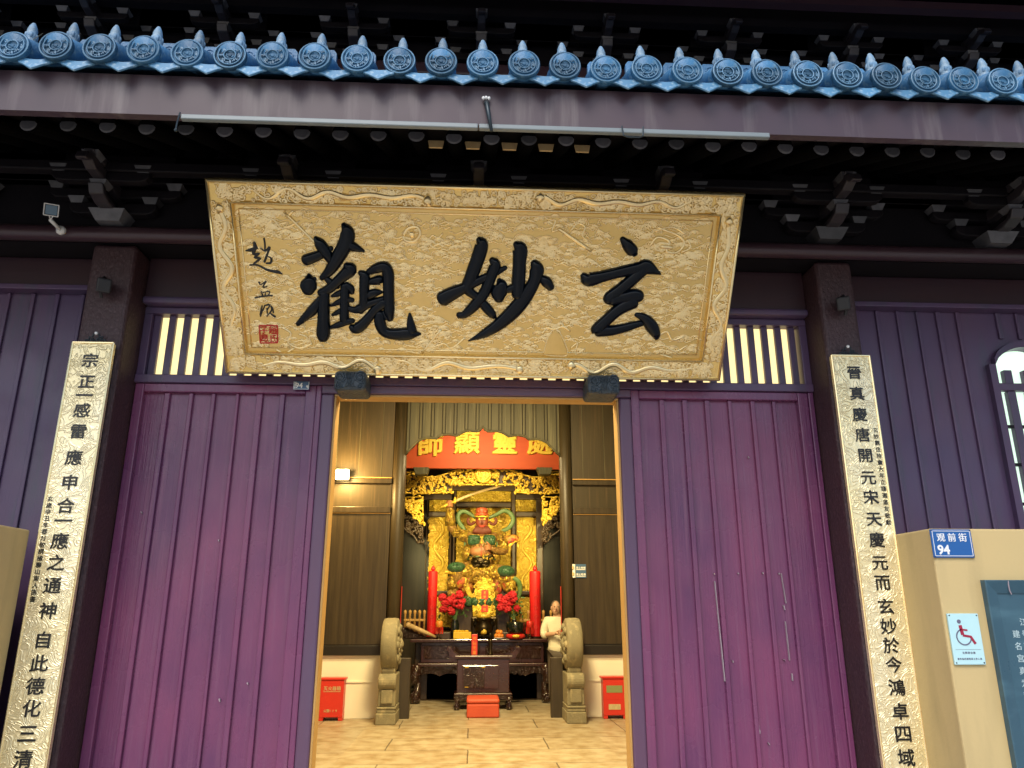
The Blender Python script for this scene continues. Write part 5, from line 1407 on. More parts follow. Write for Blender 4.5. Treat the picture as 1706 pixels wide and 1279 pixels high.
def blob(name, m, parts, parent=stt, wob=0.0):
    q = MB()
    for i, (x, y, dy, rx_, ry_, rz_) in enumerate(parts): q.ball(T3(x, y, dy), (rx_ * k_, ry_ * k_, rz_ * k_), 14, 10, wob, i)
    return q.build(name, m, parent, smooth=True)
def ribbon_(name, m, pts, r, parent=stt, flat=0.35):
    P = catmull([tuple(T3(x, y, dy)) + (0,) for x, y, dy in pts], 5)
    n_ = len(P)
    q = MB(); q.tube([p[:3] for p in P], [r * k_ * (0.55 + 0.45 * math.sin(math.pi * min(1, (i + 2) / n_))) for i in range(n_)], 8, True, flat, Vector((0, 1, 0)))
    return q.build(name, m, parent, smooth=True)
head = blob('head', 'statueface', [(812, 505, -.08, 62, 60, 78), (812, 560, -.10, 50, 48, 45)])
q = MB()
for dx in (-24, 24):
    q.ball(T3(812 + dx, 492, -.205), (13 * k_, 8 * k_, 10 * k_), 8, 6)
q.build('eye', 'bgold', head, smooth=True)
q = MB(); q.ball(T3(812, 522, -.225), (13 * k_, 16 * k_, 20 * k_), 8, 6)
for dx in (-1, 1): q.tube([T3(812 + dx * 8, 480, -.22), T3(812 + dx * 30, 468, -.21), T3(812 + dx * 52, 476, -.18)], [6 * k_, 9 * k_, 4 * k_], 6)
q.build('face_feature', 'beard', head, smooth=True)
q = MB(); q.tube([T3(785, 556, -.205), T3(812, 562, -.215), T3(838, 556, -.205)], [4 * k_, 8 * k_, 4 * k_], 6); q.build('mouth', 'seal', head, smooth=True)
q = MB()
for i in range(17):
    u_ = (i - 8) / 8
    q.tube([T3(812 + 48 * u_, 560, -.16), T3(812 + 75 * u_, 605, -.17), T3(812 + 88 * u_, 622 + 26 * (1 - abs(u_)), -.15)], [13 * k_, 15 * k_, 5 * k_], 6)
q.build('beard', 'beard', head, smooth=True)
hat = MB(); hat.lathe([(68 * k_, 0), (72 * k_, 12 * k_), (56 * k_, 22 * k_), (58 * k_, 55 * k_), (50 * k_, 72 * k_), (20 * k_, 78 * k_), (0.001, 80 * k_)], T3(810, 455, -.08), 18)
for s in (-1, 1): hat.ball(T3(810 + 30 * s, 420, -.19), (14 * k_, 12 * k_, 14 * k_), 8, 6)
hat.build('hat', 'hatred', stt, smooth=True)
q = MB(); q.tube([T3(745, 462, -.16), T3(780, 470, -.21), T3(812, 466, -.225), T3(845, 470, -.21), T3(878, 462, -.16)], 9 * k_, 6)
q.build('hat_band', 'bgold', stt, smooth=True)
for s in (-1, 1):
    ribbon_('hair_tuft', 'beard', [(812 + s * 65, 510, -.08), (812 + s * 100, 535, -.10), (812 + s * 128, 520, -.12), (812 + s * 130, 488, -.12), (812 + s * 116, 480, -.12)], 16, head, 1.0)
ribbon_('scarf', 'ribbon', [(755, 470, .02), (690, 425, .02), (630, 405, .02), (588, 440, .01), (590, 500, 0), (630, 560, -.02), (655, 620, -.06), (655, 700, -.10), (650, 780, -.10)], 22)
ribbon_('scarf', 'ribbon', [(875, 470, .02), (950, 435, .02), (1020, 400, .02), (1080, 425, .01), (1108, 490, 0), (1070, 560, -.02), (1000, 605, -.06), (965, 680, -.12), (945, 750, -.12)], 22)
for xx in (738, 878):
    q = MB(); q.ball((0, 0, 0), (1, 1, 1), 20, 14)
    sq = lambda a: math.copysign(abs(a) ** 0.55, a)
    q.v = [tuple(T3(xx, 688, -.19) + Vector((sq(v[0]) * 62 * k_, v[1] * 48 * k_, sq(v[2]) * 50 * k_))) for v in q.v]
    q.build('breast_plate', 'statuegreen', stt, smooth=True)
for xx in (738, 878):
    q = MB(); c = T3(xx, 690, -.235)
    q.tube([c + Vector((64 * k_ * sq(math.cos(a)), 0.03, 52 * k_ * sq(math.sin(a)))) for a in [2 * math.pi * i / 20 for i in range(21)]], 4 * k_, 6)
    q.build('plate_rim', 'armour', stt, smooth=True)
q = MB(); q.tube([T3(808, 660, -.24), T3(808, 780, -.27)], 5 * k_, 6); q.ball(T3(808, 715, -.26), 14 * k_, 8, 6); q.tube([T3(700, 640, -.14), T3(760, 655, -.2), T3(810, 665, -.22), T3(860, 655, -.2), T3(930, 640, -.14)], 9 * k_, 6)
q.build('harness', 'bgold', stt, smooth=True)
blob('shoulder_guard', 'armour', [(635, 640, -.06, 62, 60, 55), (575, 610, -.10, 52, 50, 46)], wob=0.12)
blob('shoulder_guard', 'armour', [(985, 650, -.06, 62, 60, 55), (1020, 730, -.12, 52, 54, 62)], wob=0.12)
ribbon_('sleeve', 'statuered', [(1000, 660, -.12), (1060, 690, -.15), (1110, 665, -.14), (1150, 680, -.12)], 40, stt, 0.6)
ribbon_('sleeve_trim', 'bgold', [(1040, 760, -.16), (1075, 730, -.17), (1110, 700, -.15), (1165, 682, -.12)], 17)
q = MB(); q.tube([T3(515, 545, -.12), T3(512, 490, -.15), T3(512, 440, -.16), T3(514, 405, -.16)], [50 * k_, 48 * k_, 40 * k_, 44 * k_], 12)
q.ball(T3(502, 500, -.24), (26 * k_, 14 * k_, 34 * k_), 10, 8)
q.build('arm_guard', 'armour', stt, smooth=True)
q = MB()
for i in range(4):
    z_ = 328 + i * 15
    q.tube([T3(482, z_ + 4, -.20), T3(486, z_, -.25), T3(512, z_ - 3, -.275), T3(536, z_, -.25), T3(538, z_ + 3, -.21)], [8 * k_, 8.5 * k_, 9 * k_, 8 * k_, 7 * k_], 6)
q.tube([T3(480, 378, -.20), T3(500, 372, -.26), T3(525, 352, -.27)], [11 * k_, 10 * k_, 7 * k_], 6)
q.build('raised_hand', 'statueskin', stt, smooth=True)
q = MB()
for i, dz in enumerate((-14, -4, 6, 15)):
    q.tube([T3(895, 765 + dz, -.36), T3(860, 760 + dz * 1.2, -.40), T3(835 + i * 4, 772 + dz * 1.1, -.40), T3(838 + i * 4, 785 + dz, -.37)], [9 * k_, 8.5 * k_, 8 * k_, 6 * k_], 6)
q.tube([T3(890, 748, -.36), T3(868, 728, -.40), T3(850, 712, -.41)], [9 * k_, 8 * k_, 6 * k_], 6)
q.build('pointing_hand', 'statueskin', stt, smooth=True)
sw = MB(); a, b_ = T3(550, 330, -.24), T3(1005, 172, -.10)
dv = (b_ - a); sd = dv.cross(Vector((0, 1, 0))).normalized()
cs = [a + dv * (i / 8) + sd * (0.03 * math.sin(i / 8 * math.pi)) for i in range(9)]
sw.tube(cs, [14 * k_] * 8 + [3 * k_], 6, True, 0.5, Vector((0, 1, 0)))
swo = sw.build('sword_blade', 'paleoak', stt, smooth=True)
q = MB(); q.tube([T3(420, 385, -.24), T3(470, 368, -.25), T3(560, 325, -.245)], [4 * k_, 12 * k_, 12 * k_], 8); q.ball(T3(560, 318, -.24), (14 * k_, 18 * k_, 34 * k_), 8, 6)
q.build('sword_hilt', 'bgold', swo, smooth=True)
q = MB()
q.ball(T3(800, 895, -.34), (85 * k_, 42 * k_, 46 * k_), 14, 10, 0.10, 5)
for s in (-1, 1):
    q.ball(T3(800 + s * 34, 880, -.45), 13 * k_, 8, 6); q.tube([T3(800 + s * 10, 925, -.44), T3(800 + s * 60, 935, -.42), T3(800 + s * 85, 905, -.36)], [12 * k_, 12 * k_, 6 * k_], 6)
    q.tube([T3(800 + s * 60, 860, -.38), T3(800 + s * 100, 830, -.34), T3(800 + s * 120, 860, -.3)], [14 * k_, 12 * k_, 5 * k_], 6)
q.ball(T3(800, 905, -.46), (16 * k_, 14 * k_, 14 * k_), 8, 6)
q.build('beast_buckle', 'bronze', stt, smooth=True)
blob('skirt_armour', 'armour', [(800, 1000, -.30, 130, 50, 60), (720, 960, -.28, 90, 50, 50), (890, 965, -.28, 90, 50, 50), (800, 1060, -.36, 110, 50, 45)], wob=0.06)
blob('knee_guard', 'statuegreen', [(575, 948, -.40, 84, 75, 50)]); blob('knee_guard', 'statuegreen', [(1030, 985, -.40, 84, 75, 54)])
blob('thigh_armour', 'armour', [(660, 985, -.30, 90, 80, 58)], wob=0.08); blob('thigh_armour', 'armour', [(945, 1000, -.30, 90, 80, 58)], wob=0.08)
for xx, yy in ((565, 985), (1035, 1040)):
    q = MB()
    for i in range(13):
        t_ = (i - 6) / 6
        q.tube([T3(xx + 88 * t_, yy - 8, -.46 + .09 * abs(t_)), T3(xx + 94 * t_, yy + 32 - 12 * abs(t_), -.45 + .09 * abs(t_))], 9 * k_, 5)
    q.build('knee_fringe', 'bgold', stt, smooth=True)
blob('robe', 'statuered', [(600, 1060, -.30, 80, 55, 90), (680, 1100, -.26, 60, 50, 120)], wob=0.10); blob('robe', 'statuered', [(1060, 1090, -.30, 75, 55, 85), (940, 1110, -.28, 62, 50, 110)], wob=0.10)
blob('flank_armour', 'armour', [(672, 815, -.10, 50, 60, 85)], wob=0.1); blob('flank_armour', 'armour', [(938, 830, -.10, 50, 60, 85)], wob=0.1)
blob('boot', 'armour', [(535, 1090, -.38, 50, 40, 60)], wob=0.18); blob('boot', 'armour', [(1075, 1110, -.38, 50, 40, 60)], wob=0.18)
ribbon_('robe_trim', 'bgold', [(650, 990, -.36), (660, 1100, -.36), (700, 1200, -.34), (740, 1260, -.32)], 26)
ribbon_('robe_trim', 'ribbon', [(1100, 1040, -.42), (1150, 1090, -.40), (1160, 1180, -.36), (1130, 1260, -.32)], 24)
q = MB(); ro = random.Random(44)
for (x_, y_, dx_, dy_, dd, n_) in ((800, 1010, 120, 50, -.50, 26), (610, 625, 60, 40, -.24, 12), (1000, 690, 50, 60, -.26, 14), (540, 1090, 40, 50, -.47, 8), (1075, 1105, 40, 50, -.47, 8), (660, 1090, 50, 90, -.42, 12), (970, 1100, 50, 90, -.42, 12), (800, 850, 110, 20, -.40, 14)):
    for k in range(n_):
        p = T3(x_ + ro.uniform(-dx_, dx_), y_ + ro.uniform(-dy_, dy_), dd)
        spiral(q, (p.x, p.z), ro.uniform(0.016, 0.030), 1.3, 0.0065, ro.choice((-1, 1)), p.y, ro.uniform(0, 6))
q.build('armour_ornament', 'armour', stt, smooth=True)
q = MB()
for s in (-1, 1):
    q.tube([T3(805 + s * 100, 800, -.22), T3(805 + s * 60, 815, -.27), T3(805, 790, -.30)], 6 * k_, 6)
    q.tube([T3(805 + s * 130, 870, -.20), T3(805 + s * 80, 845, -.30), T3(805 + s * 20, 850, -.34)], 10 * k_, 6)
q.build('sash', 'ribbon', stt, smooth=True)
q = MB(); a, b_ = T3(540, 1420), T3(1080, 1210)
q.box(a.x, b_.x, TY - 0.25, TY + 0.35, at(804, 1060, TY).z - 0.05, T3(800, 1000).z); q.build('seat', 'framewood', stt, bevel=0.03)
q = MB()
for i in range(9):
    p = T3(560 + i * 62, 1265, -.45); q.ball(p, (38 * k_, 26 * k_, 40 * k_), 8, 6, 0.2, i)
q.build('rock_base', 'statuegreen', stt, smooth=True)

# ------------------------------------------------------------------ altar and what stands on it
A4 = lambda x, y, Y: Vector(at(620 + x / 4.736, 980 + y / 4.736, Y))
AY = 13.95
zt = A4(850, 400, AY).z
al = thing('altar_table', tuple(A4(860, 915, AY)), 'long dark rosewood altar table with carved apron and scroll legs', 'altar')
xa, xb = A4(300, 405, AY).x, A4(1425, 405, AY).x
MB().box(xa, xb, AY, AY + 0.75, zt - 0.055, zt).build('top', 'rosewood', al, bevel=0.012)
ba, bb = A4(385, 500, AY + .1).x, A4(1355, 500, AY + .1).x
z1 = A4(850, 585, AY + .1).z
q = MB(); q.box(ba, bb, AY + 0.1, AY + 0.7, z1, zt - 0.056); bo = q.build('cabinet', 'rosewood', al, bevel=0.01)
q = MB()
for i in range(4):
    w = (bb - ba) / 4
    q.box(ba + w * i + 0.05, ba + w * (i + 1) - 0.05, AY + 0.085, AY + 0.1, z1 + 0.06, zt - 0.11)
q.build('carved_panel', 'rosecarve', bo, bevel=0.01)
la, lb = A4(355, 595, AY - .05).x, A4(1385, 595, AY - .05).x
MB().box(la, lb, AY - 0.05, AY + 0.8, z1 - 0.06, z1 - 0.001).build('ledge', 'rosewood', al, bevel=0.015)
za, zc = A4(850, 612, AY).z, A4(850, 690, AY).z
ap = [(la + 0.02, za)] + [(la + 0.02 + (lb - la - 0.04) * i / 24, zc + (0.05 * abs(math.sin(i * math.pi / 4)) + (0.06 if 9 < i < 15 else 0))) for i in range(25)] + [(lb - 0.02, za)]
q = MB(); q.xz(ap, AY - 0.02, AY + 0.03)
apo = q.build('apron', 'rosecarve', al)
q = MB(); rr_ = random.Random(2)
for i in range(46):
    xx = la + 0.05 + (lb - la - 0.1) * i / 45
    spiral(q, (xx, rr_.uniform(zc + 0.05, za - 0.03)), rr_.uniform(0.025, 0.05), 1.4, 0.010, rr_.choice((-1, 1)), AY - 0.025)
q.build('apron_carving', 'rosecarve', apo, smooth=True)
for xx, s in ((A4(350, 700, AY).x, -1), (A4(1370, 700, AY).x, 1)):
    for yy in (AY + 0.02, AY + 0.7):
        q = MB(); q.tube([(xx, yy, za + 0.02), (xx + s * 0.03, yy, zc), (xx + s * 0.03, yy, zc - 0.14), (xx - s * 0.02, yy, 0.32), (xx - s * 0.02, yy, 0.2), (xx + s * 0.02, yy - 0.02, 0.11), (xx + s * 0.01, yy - 0.03, 0.0)], [0.10, 0.10, 0.075, 0.055, 0.06, 0.10, 0.085], 12)
        spiral(q, (xx, 0.10), 0.07, 1.5, 0.016, s, yy - 0.10)
        q.build('leg', 'rosecarve', al, smooth=True)
MB().box(ba + .1, bb - .1, AY + 0.45, AY + 0.5, 0.02, z1 - 0.06).build('back_cloth', 'sillblack', al)
# plinth that carries the statue behind the table
MB().box(-1.0, 1.35, 14.4, 15.25, 0, 1.15).build('altar_plinth', 'framewood', None, bevel=0.02)
tag(bpy.data.objects['altar_plinth'], 'dark wooden plinth under the guardian statue', 'plinth')
# railings left and right on the altar
for x0, x1, lab in ((250, 420, 'low carved wooden railing at the left end of the altar'), (1165, 1420, 'low carved wooden railing at the right end of the altar')):
    RY_ = 14.35
    p0, p1 = A4(x0, 250, RY_), A4(x1, 250, RY_)
    root = thing('altar_railing', ((p0.x + p1.x) / 2, RY_, zt), lab, 'railing', 'railings on the altar')
    MB().box(p0.x, p1.x, RY_ - 0.02, RY_ + 0.02, p0.z - 0.02, p0.z + 0.02).build('rail', 'edgewood', root, bevel=0.006)
    n = 4
    for i in range(n + 1):
        xx = p0.x + 0.02 + (p1.x - p0.x - 0.04) * i / n
        q = MB(); q.lathe([(0.022, 0), (0.022, p0.z - zt + 0.10), (0.03, p0.z - zt + 0.12), (0.028, p0.z - zt + 0.16), (0.001, p0.z - zt + 0.18)], (xx, RY_, zt - 0.0), 8)
        q.build('post', 'edgewood', root, smooth=True)
    q = MB()
    for i in range(26):
        q.tube([(p0.x + (p1.x - p0.x) * i / 26, RY_, zt + 0.02), (p0.x + (p1.x - p0.x) * (i + 1) / 26, RY_ , p0.z - 0.03)], 0.007, 4)
        q.tube([(p0.x + (p1.x - p0.x) * (i + 1) / 26, RY_ + 0.004, zt + 0.02), (p0.x + (p1.x - p0.x) * i / 26, RY_ + 0.004, p0.z - 0.03)], 0.007, 4)
    q.build('lattice', 'rosewood', root)
# pale wooden striker and its carved rest
c0, c1 = A4(285, 290, 14.05), A4(505, 385, 14.05)
q = MB(); q.tube([c0, c0.lerp(c1, 0.5), c1], [0.045, 0.042, 0.020], 10)
q.ball(c0, 0.05, 10, 8)
tag(q.build('wooden_striker', 'paleoak', smooth=True), 'pale wooden striker leaning at the left end of the altar', 'striker')
q = MB(); rr_ = random.Random(9)
xs0, xs1 = A4(255, 0, 14.12).x, A4(430, 0, 14.12).x
for i in range(22):
    t_ = i / 21
    zz = zt + (1 - t_) * 0.18 + 0.03
    q.tube([(xs0 + (xs1 - xs0) * t_, 14.12, zt), (xs0 + (xs1 - xs0) * t_ + 0.01, 14.12, zz)], 0.014, 5)
    q.ball((xs0 + (xs1 - xs0) * t_, 14.11, zt + rr_.uniform(0.02, zz - zt)), 0.022, 6, 4)
tag(q.build('striker_rest', 'rosecarve', smooth=True), 'dark carved rest under the pale wooden striker', 'stand')
# spirit tablet
TB = 14.28
q = MB()
tp = [(795, 225), (790, 150), (800, 60), (815, -30), (845, -75), (885, -90), (925, -75), (955, -30), (970, 60), (980, 150), (975, 225)]
q.prism([A4(x, y, TB) for x, y in tp], (0, 0.09, 0))
tb = thing('spirit_tablet', tuple(A4(885, 400, TB)), 'gilded tablet with a red inscribed strip standing behind the censer', 'tablet')
to = q.build('tablet_board', 'bgoldpanel', tb, bevel=0.02)
q = MB(); ra, rb = A4(860, 185, TB), A4(915, 12, TB)
q.box(ra.x, rb.x, TB - 0.012, TB, ra.z, rb.z); q.build('red_strip', 'firered', tb)
q = MB()
for i, ch in enumerate('王天君神位'):
    q.glyph(ch, ((ra.x + rb.x) / 2, TB - 0.0125, rb.z - 0.05 - i * (rb.z - ra.z - 0.08) / 4.2), 0.055, ext=0.004, bold=0.005)
q.build('strip_writing', 'bgold', tb)
q = MB(); rr_ = random.Random(21)
for i in range(34):
    s = rr_.choice((-1, 1)); y = rr_.uniform(-60, 210)
    p = A4(887 + s * rr_.uniform(40, 80), y, TB - 0.012); spiral(q, (p.x, p.z), rr_.uniform(0.02, 0.045), 1.5, 0.009, s, TB - 0.012)
q.build('tablet_carving', 'bgold', tb, smooth=True)
q = MB(); p = A4(885, 225, TB); q.box(p.x - 0.24, p.x + 0.24, TB - 0.06, TB + 0.14, zt, p.z + 0.005); q.build('tablet_base', 'bronze', tb, bevel=0.03)
# censer
cb = A4(880, 385, 14.08)
cs_ = thing('incense_censer', (cb.x, 14.08, zt), 'dark bronze incense censer with round handles in the middle of the altar', 'censer')
h_ = (A4(880, 205, 14.08).z - zt)
q = MB(); q.lathe([(0.07, 0.16 * h_), (0.13, 0.22 * h_), (0.165, 0.36 * h_), (0.16, 0.52 * h_), (0.125, 0.66 * h_), (0.14, 0.74 * h_), (0.175, 0.80 * h_), (0.17, 0.84 * h_), (0.12, 0.84 * h_), (0.1, 0.8 * h_)], (cb.x, 14.08, zt), 22)
bw2 = q.build('bowl', 'bronze', cs_, smooth=True)
q = MB(); q.lathe([(0.125, 0.84 * h_), (0.14, 0.9 * h_), (0.13, 1.0 * h_), (0.1, 1.02 * h_)], (cb.x, 14.08, zt), 20); q.build('gilded_rim', 'bgold', cs_, smooth=True)
for s in (-1, 1):
    q = MB(); q.ball((cb.x + s * 0.185, 14.05, zt + 0.72 * h_), (0.035, 0.03, 0.045), 8, 6); q.tube([(cb.x + s * 0.15, 14.08, zt + 0.5 * h_), (cb.x + s * 0.20, 14.06, zt + 0.6 * h_), (cb.x + s * 0.185, 14.05, zt + 0.7 * h_)], 0.018, 6)
    q.build('handle', 'bronze', cs_, smooth=True)
for a in (0.4, 1.57, 2.74, 4.71):
    q = MB(); q.tube([(cb.x + 0.10 * math.cos(a), 14.08 - 0.10 * math.sin(a), zt + 0.28 * h_), (cb.x + 0.14 * math.cos(a), 14.08 - 0.12 * math.sin(a), zt + 0.14 * h_), (cb.x + 0.11 * math.cos(a), 14.08 - 0.11 * math.sin(a), zt)], [0.035, 0.03, 0.022], 8)
    q.build('leg', 'bronze', cs_, smooth=True)
q = MB(); q.ball((cb.x, 13.94, zt + 0.30 * h_), (0.06, 0.04, 0.05), 8, 6, 0.2, 2); q.build('mask_boss', 'bgold', cs_, smooth=True)
# flower vases
def bouquet(cx_, cy_, vx, vw, label, seed, pts):
    Y_ = 14.22
    base = A4(vx, 395, Y_)
    root = thing('flower_vase', (base.x, Y_, zt), label, 'vase', 'flower vases on the altar')
    vh = A4(vx, 245, Y_).z - zt
    q = MB(); q.lathe([(0.05, 0), (0.065, 0.02), (vw, vh * 0.4), (vw * 1.05, vh * 0.75), (vw * 0.72, vh * 0.95), (vw * 0.8, vh), (vw * 0.6, vh)], (base.x, Y_, zt), 18); q.build('vase', 'blackglaze', root, smooth=True)
    rr_ = random.Random(seed)
    st_ = MB(); lf = MB()
    for i, (x, y, r_) in enumerate(pts):
        c = A4(x, y, Y_ - 0.05 - 0.03 * (i % 3))
        st_.tube([(base.x + rr_.uniform(-.03, .03), Y_, zt + vh), ((base.x + c.x) / 2 + rr_.uniform(-.02, .02), Y_ - 0.02, (zt + vh + c.z) / 2), c], 0.008, 5)
        q = MB(); rad = r_ / 4.736 * 0.0086
        for k in range(26):                      # ragged petals round the bloom
            th, ph = math.acos(rr_.uniform(-0.8, 1)), rr_.uniform(0, 6.28)
            dv_ = Vector((math.sin(th) * math.cos(ph), -abs(math.sin(th) * math.sin(ph)), math.cos(th)))
            q.ball(c + dv_ * rad * 0.72, (rad * 0.42, rad * 0.42, rad * 0.34), 6, 4, 0.35, k + i * 40)
        q.build('bloom', 'petal', root)
    for k in range(60):
        x, y = rr_.uniform(cx_ - 120, cx_ + 120), rr_.uniform(cy_ - 60, cy_ + 110)
        c = A4(x, y, Y_ + rr_.uniform(-0.02, 0.1)); a = rr_.uniform(0, 6.28); l = rr_.uniform(0.05, 0.09)
        dx, dz = math.cos(a) * l, math.sin(a) * l
        lf.add([c, c + Vector((dx * .5 - dz * .25, -.03, dz * .5 + dx * .25)), c + Vector((dx, 0, dz)), c + Vector((dx * .5 + dz * .25, -.01, dz * .5 - dx * .25))], [(0, 1, 2, 3)])
    st_.build('stem', 'leaf', root); lf.build('foliage', 'leaf', root)
bouquet(630, 110, 650, 0.075, 'black vase of red flowers left of the gilded tablet', 4, [(555, 75, 42), (610, 100, 42), (690, 50, 40), (660, 120, 46), (705, 105, 40), (560, 165, 40), (615, 180, 46), (700, 140, 36), (575, 120, 36), (640, 70, 34)])
bouquet(1075, 105, 1120, 0.06, 'black vase of red flowers right of the gilded tablet', 8, [(1015, 85, 46), (1070, 75, 42), (1105, 55, 44), (1090, 110, 46), (1020, 150, 42), (1070, 170, 36), (1145, 160, 36), (1050, 120, 40), (1120, 90, 36)])
# wooden fish drum on its cushion
c = A4(1132, 310, 14.0); c2 = A4(1130, 378, 14.0)
root = thing('round_drum', (c2.x, 14.0, zt), 'black round drum bowl on a red and yellow ring cushion on the altar', 'drum')
q = MB(); q.lathe([(0.10, 0), (0.155, 0.03), (0.17, 0.12), (0.165, 0.19), (0.15, 0.205), (0.145, 0.19), (0.001, 0.17)], (c.x, 14.02, zt + 0.085), 24); q.build('bowl', 'blackglaze', root, smooth=True)
q = MB(); q.tube([(c.x + 0.13 * math.cos(a), 14.02 + 0.11 * math.sin(a), zt + 0.045) for a in [2 * math.pi * i / 18 for i in range(19)]], 0.045, 8); q.build('ring_cushion', 'firered', root, smooth=True)
q = MB(); q.ball((c.x - 0.0, 13.875, zt + 0.05), (0.07, 0.02, 0.028), 8, 6); q.build('cushion_patch', 'yellowbox', root, smooth=True)
# yellow box, fruit, red cup stands
p = A4(640, 392, 13.99); p2 = A4(782, 345, 13.99)
root = thing('yellow_box', ((p.x + p2.x) / 2, 14.05, zt), 'low yellow offering box left of the censer', 'box')
MB().box(p.x, p2.x, 13.99, 14.17, zt + 0.001, p2.z).build('box_body', 'yellowbox', root, bevel=0.008)
q = MB(); rr_ = random.Random(6)
for k in range(14): q.ball((rr_.uniform(p.x + 0.03, p2.x - 0.03), rr_.uniform(14.01, 14.15), p2.z + 0.01), (0.03, 0.03, 0.02), 6, 4, 0.3, k)
q.build('wrapped_sweets', 'yellowbox', root)
pf = A4(1000, 385, 14.0)
root = thing('fruit_plate', (pf.x, 14.0, zt), 'small plate of orange fruit right of the censer', 'fruit')
MB().lathe([(0.05, 0), (0.09, 0.02), (0.085, 0.022), (0.001, 0.014)], (pf.x, 14.0, zt + 0.001), 16).build('plate', 'whitepaint', root, smooth=True)
for k, (dx, dy, dz) in enumerate(((-.045, 0, .05), (.045, 0, .05), (0, -.04, .05), (0, .04, .05), (-.02, 0, .115), (.028, -.01, .112))):
    MB().ball((pf.x + dx, 14 + dy, zt + dz), 0.042, 10, 8).build('fruit', 'fruit', root, smooth=True)
for px, lab in ((527, 'red altar lamp with tasselled shade between the striker and left vase'), (1245, 'red altar lamp near the right railing')):
    pb = A4(px, 385, 14.02); ptz = A4(px, 255, 14.02).z
    root = thing('red_altar_lamp', (pb.x, 14.02, zt), lab, 'altar lamp', 'red altar lamps')
    hh_ = ptz - zt
    MB().lathe([(0.045, 0), (0.045, 0.012), (0.012, 0.03), (0.012, hh_ * 0.55), (0.02, hh_ * 0.6), (0.001, hh_ * 0.6)], (pb.x, 14.02, zt), 12).build('stand', 'bronze', root, smooth=True)
    MB().lathe([(0.04, hh_ * 0.6), (0.065, hh_ * 0.68), (0.065, hh_ * 0.92), (0.045, hh_), (0.001, hh_)], (pb.x, 14.02, zt), 14).build('shade', 'fruit' if px < 600 else 'firered', root, smooth=True)
    q = MB()
    for k in range(10):
        a = 2 * math.pi * k / 10; q.tube([(pb.x + 0.06 * math.cos(a), 14.02 + 0.06 * math.sin(a), zt + hh_ * 0.66), (pb.x + 0.065 * math.cos(a), 14.02 + 0.065 * math.sin(a), zt + hh_ * 0.28)], 0.008, 4)
    q.build('tassel', 'firered', root)
# tall red candles
for px, lab in ((719, 'tall red pillar candle left of the statue'), (892, 'tall red pillar candle right of the statue')):
    CYD = 14.32
    pb = at(px, 1042, CYD); ptp = at(px, 951, CYD); w = (at(px + 9, 1000, CYD).x - pb.x)
    root = thing('red_candle', (pb.x, CYD, zt), lab, 'candle', 'tall red candles beside the statue')
    MB().lathe([(w, 0.03), (w * 1.0, ptp.z - zt - 0.02), (w * 0.85, ptp.z - zt), (0.001, ptp.z - zt)], (pb.x, CYD, zt), 18).build('wax', 'red', root, smooth=False, bevel=0.006)
    MB().lathe([(w * 1.25, 0), (w * 1.25, 0.03), (0.001, 0.031)], (pb.x, CYD, zt), 16).build('holder', 'bronze', root)
    MB().lathe([(0.02, 0), (0.045, 0.025), (0.03, 0.07), (0.001, 0.11)], (pb.x, CYD, ptp.z), 10).build('flame_cap', 'red', root, smooth=True)
    q = MB()
    for i in range(5): spiral(q, (pb.x, zt + 0.2 + i * 0.17), 0.04, 1.3, 0.006, 1 if i % 2 else -1, CYD - w - 0.001)
    q.build('raised_ornament', 'seal', root)
# small front table with upturned ends
FY = 13.05
ft = thing('offering_table', tuple(A4(875, 945, FY)), 'small dark offering table with upturned ends before the altar', 'table')
ftz = A4(875, 530, FY).z
xa, xb = A4(650, 540, FY).x, A4(1110, 540, FY).x
MB().box(xa, xb, FY, FY + 0.42, ftz - 0.05, ftz).build('top', 'rosewood', ft, bevel=0.012)
for s, xx in ((-1, xa), (1, xb)):
    q = MB(); q.xz([(xx, ftz - 0.05), (xx + s * 0.06, ftz - 0.01), (xx + s * 0.13, ftz + 0.10), (xx + s * 0.115, ftz + 0.135), (xx + s * 0.06, ftz + 0.13), (xx + s * 0.02, ftz + 0.06), (xx - s * 0.06, ftz + 0.002), (xx - s * 0.06, ftz - 0.05)], FY + 0.003, FY + 0.417)
    spiral(q, (xx + s * 0.085, ftz + 0.09), 0.035, 1.5, 0.008, s, FY + 0.0)
    q.build('upturned_end', 'rosewood', ft, bevel=0.008)
b0, b1 = A4(668, 700, FY + .03).x, A4(1083, 700, FY + .03).x
zb1 = A4(875, 825, FY + .03).z
q = MB(); q.box(b0, b1, FY + 0.03, FY + 0.39, zb1, ftz - 0.051); bo = q.build('cabinet', 'rosewood', ft, bevel=0.01)
q = MB(); q.box(b0 + 0.09, b1 - 0.17, FY + 0.018, FY + 0.03, zb1 + 0.06, ftz - 0.15)
pa = q.build('door_panel', 'rosewood', bo, bevel=0.008)
q = MB(); q.box(b0 + 0.11, b0 + 0.45, FY + 0.010, FY + 0.018, zb1 + 0.075, ftz - 0.165)
q.build('carved_panel', 'rosecarve', pa, bevel=0.004)
q = MB()
for x_, z_ in ((b0 + 0.13, zb1 + 0.085), (b0 + 0.13, ftz - 0.19), (b0 + 0.40, ftz - 0.19)): q.box(x_, x_ + 0.06, FY + 0.006, FY + 0.0105, z_, z_ + 0.012)
q.build('hinge', 'bgold', pa)
e0, e1 = A4(645, 840, FY).x, A4(1105, 840, FY).x
q = MB(); q.box(e0, e1, FY - 0.02, FY + 0.44, zb1 - 0.035, zb1 - 0.001); q.build('base_ledge', 'rosewood', ft, bevel=0.01)
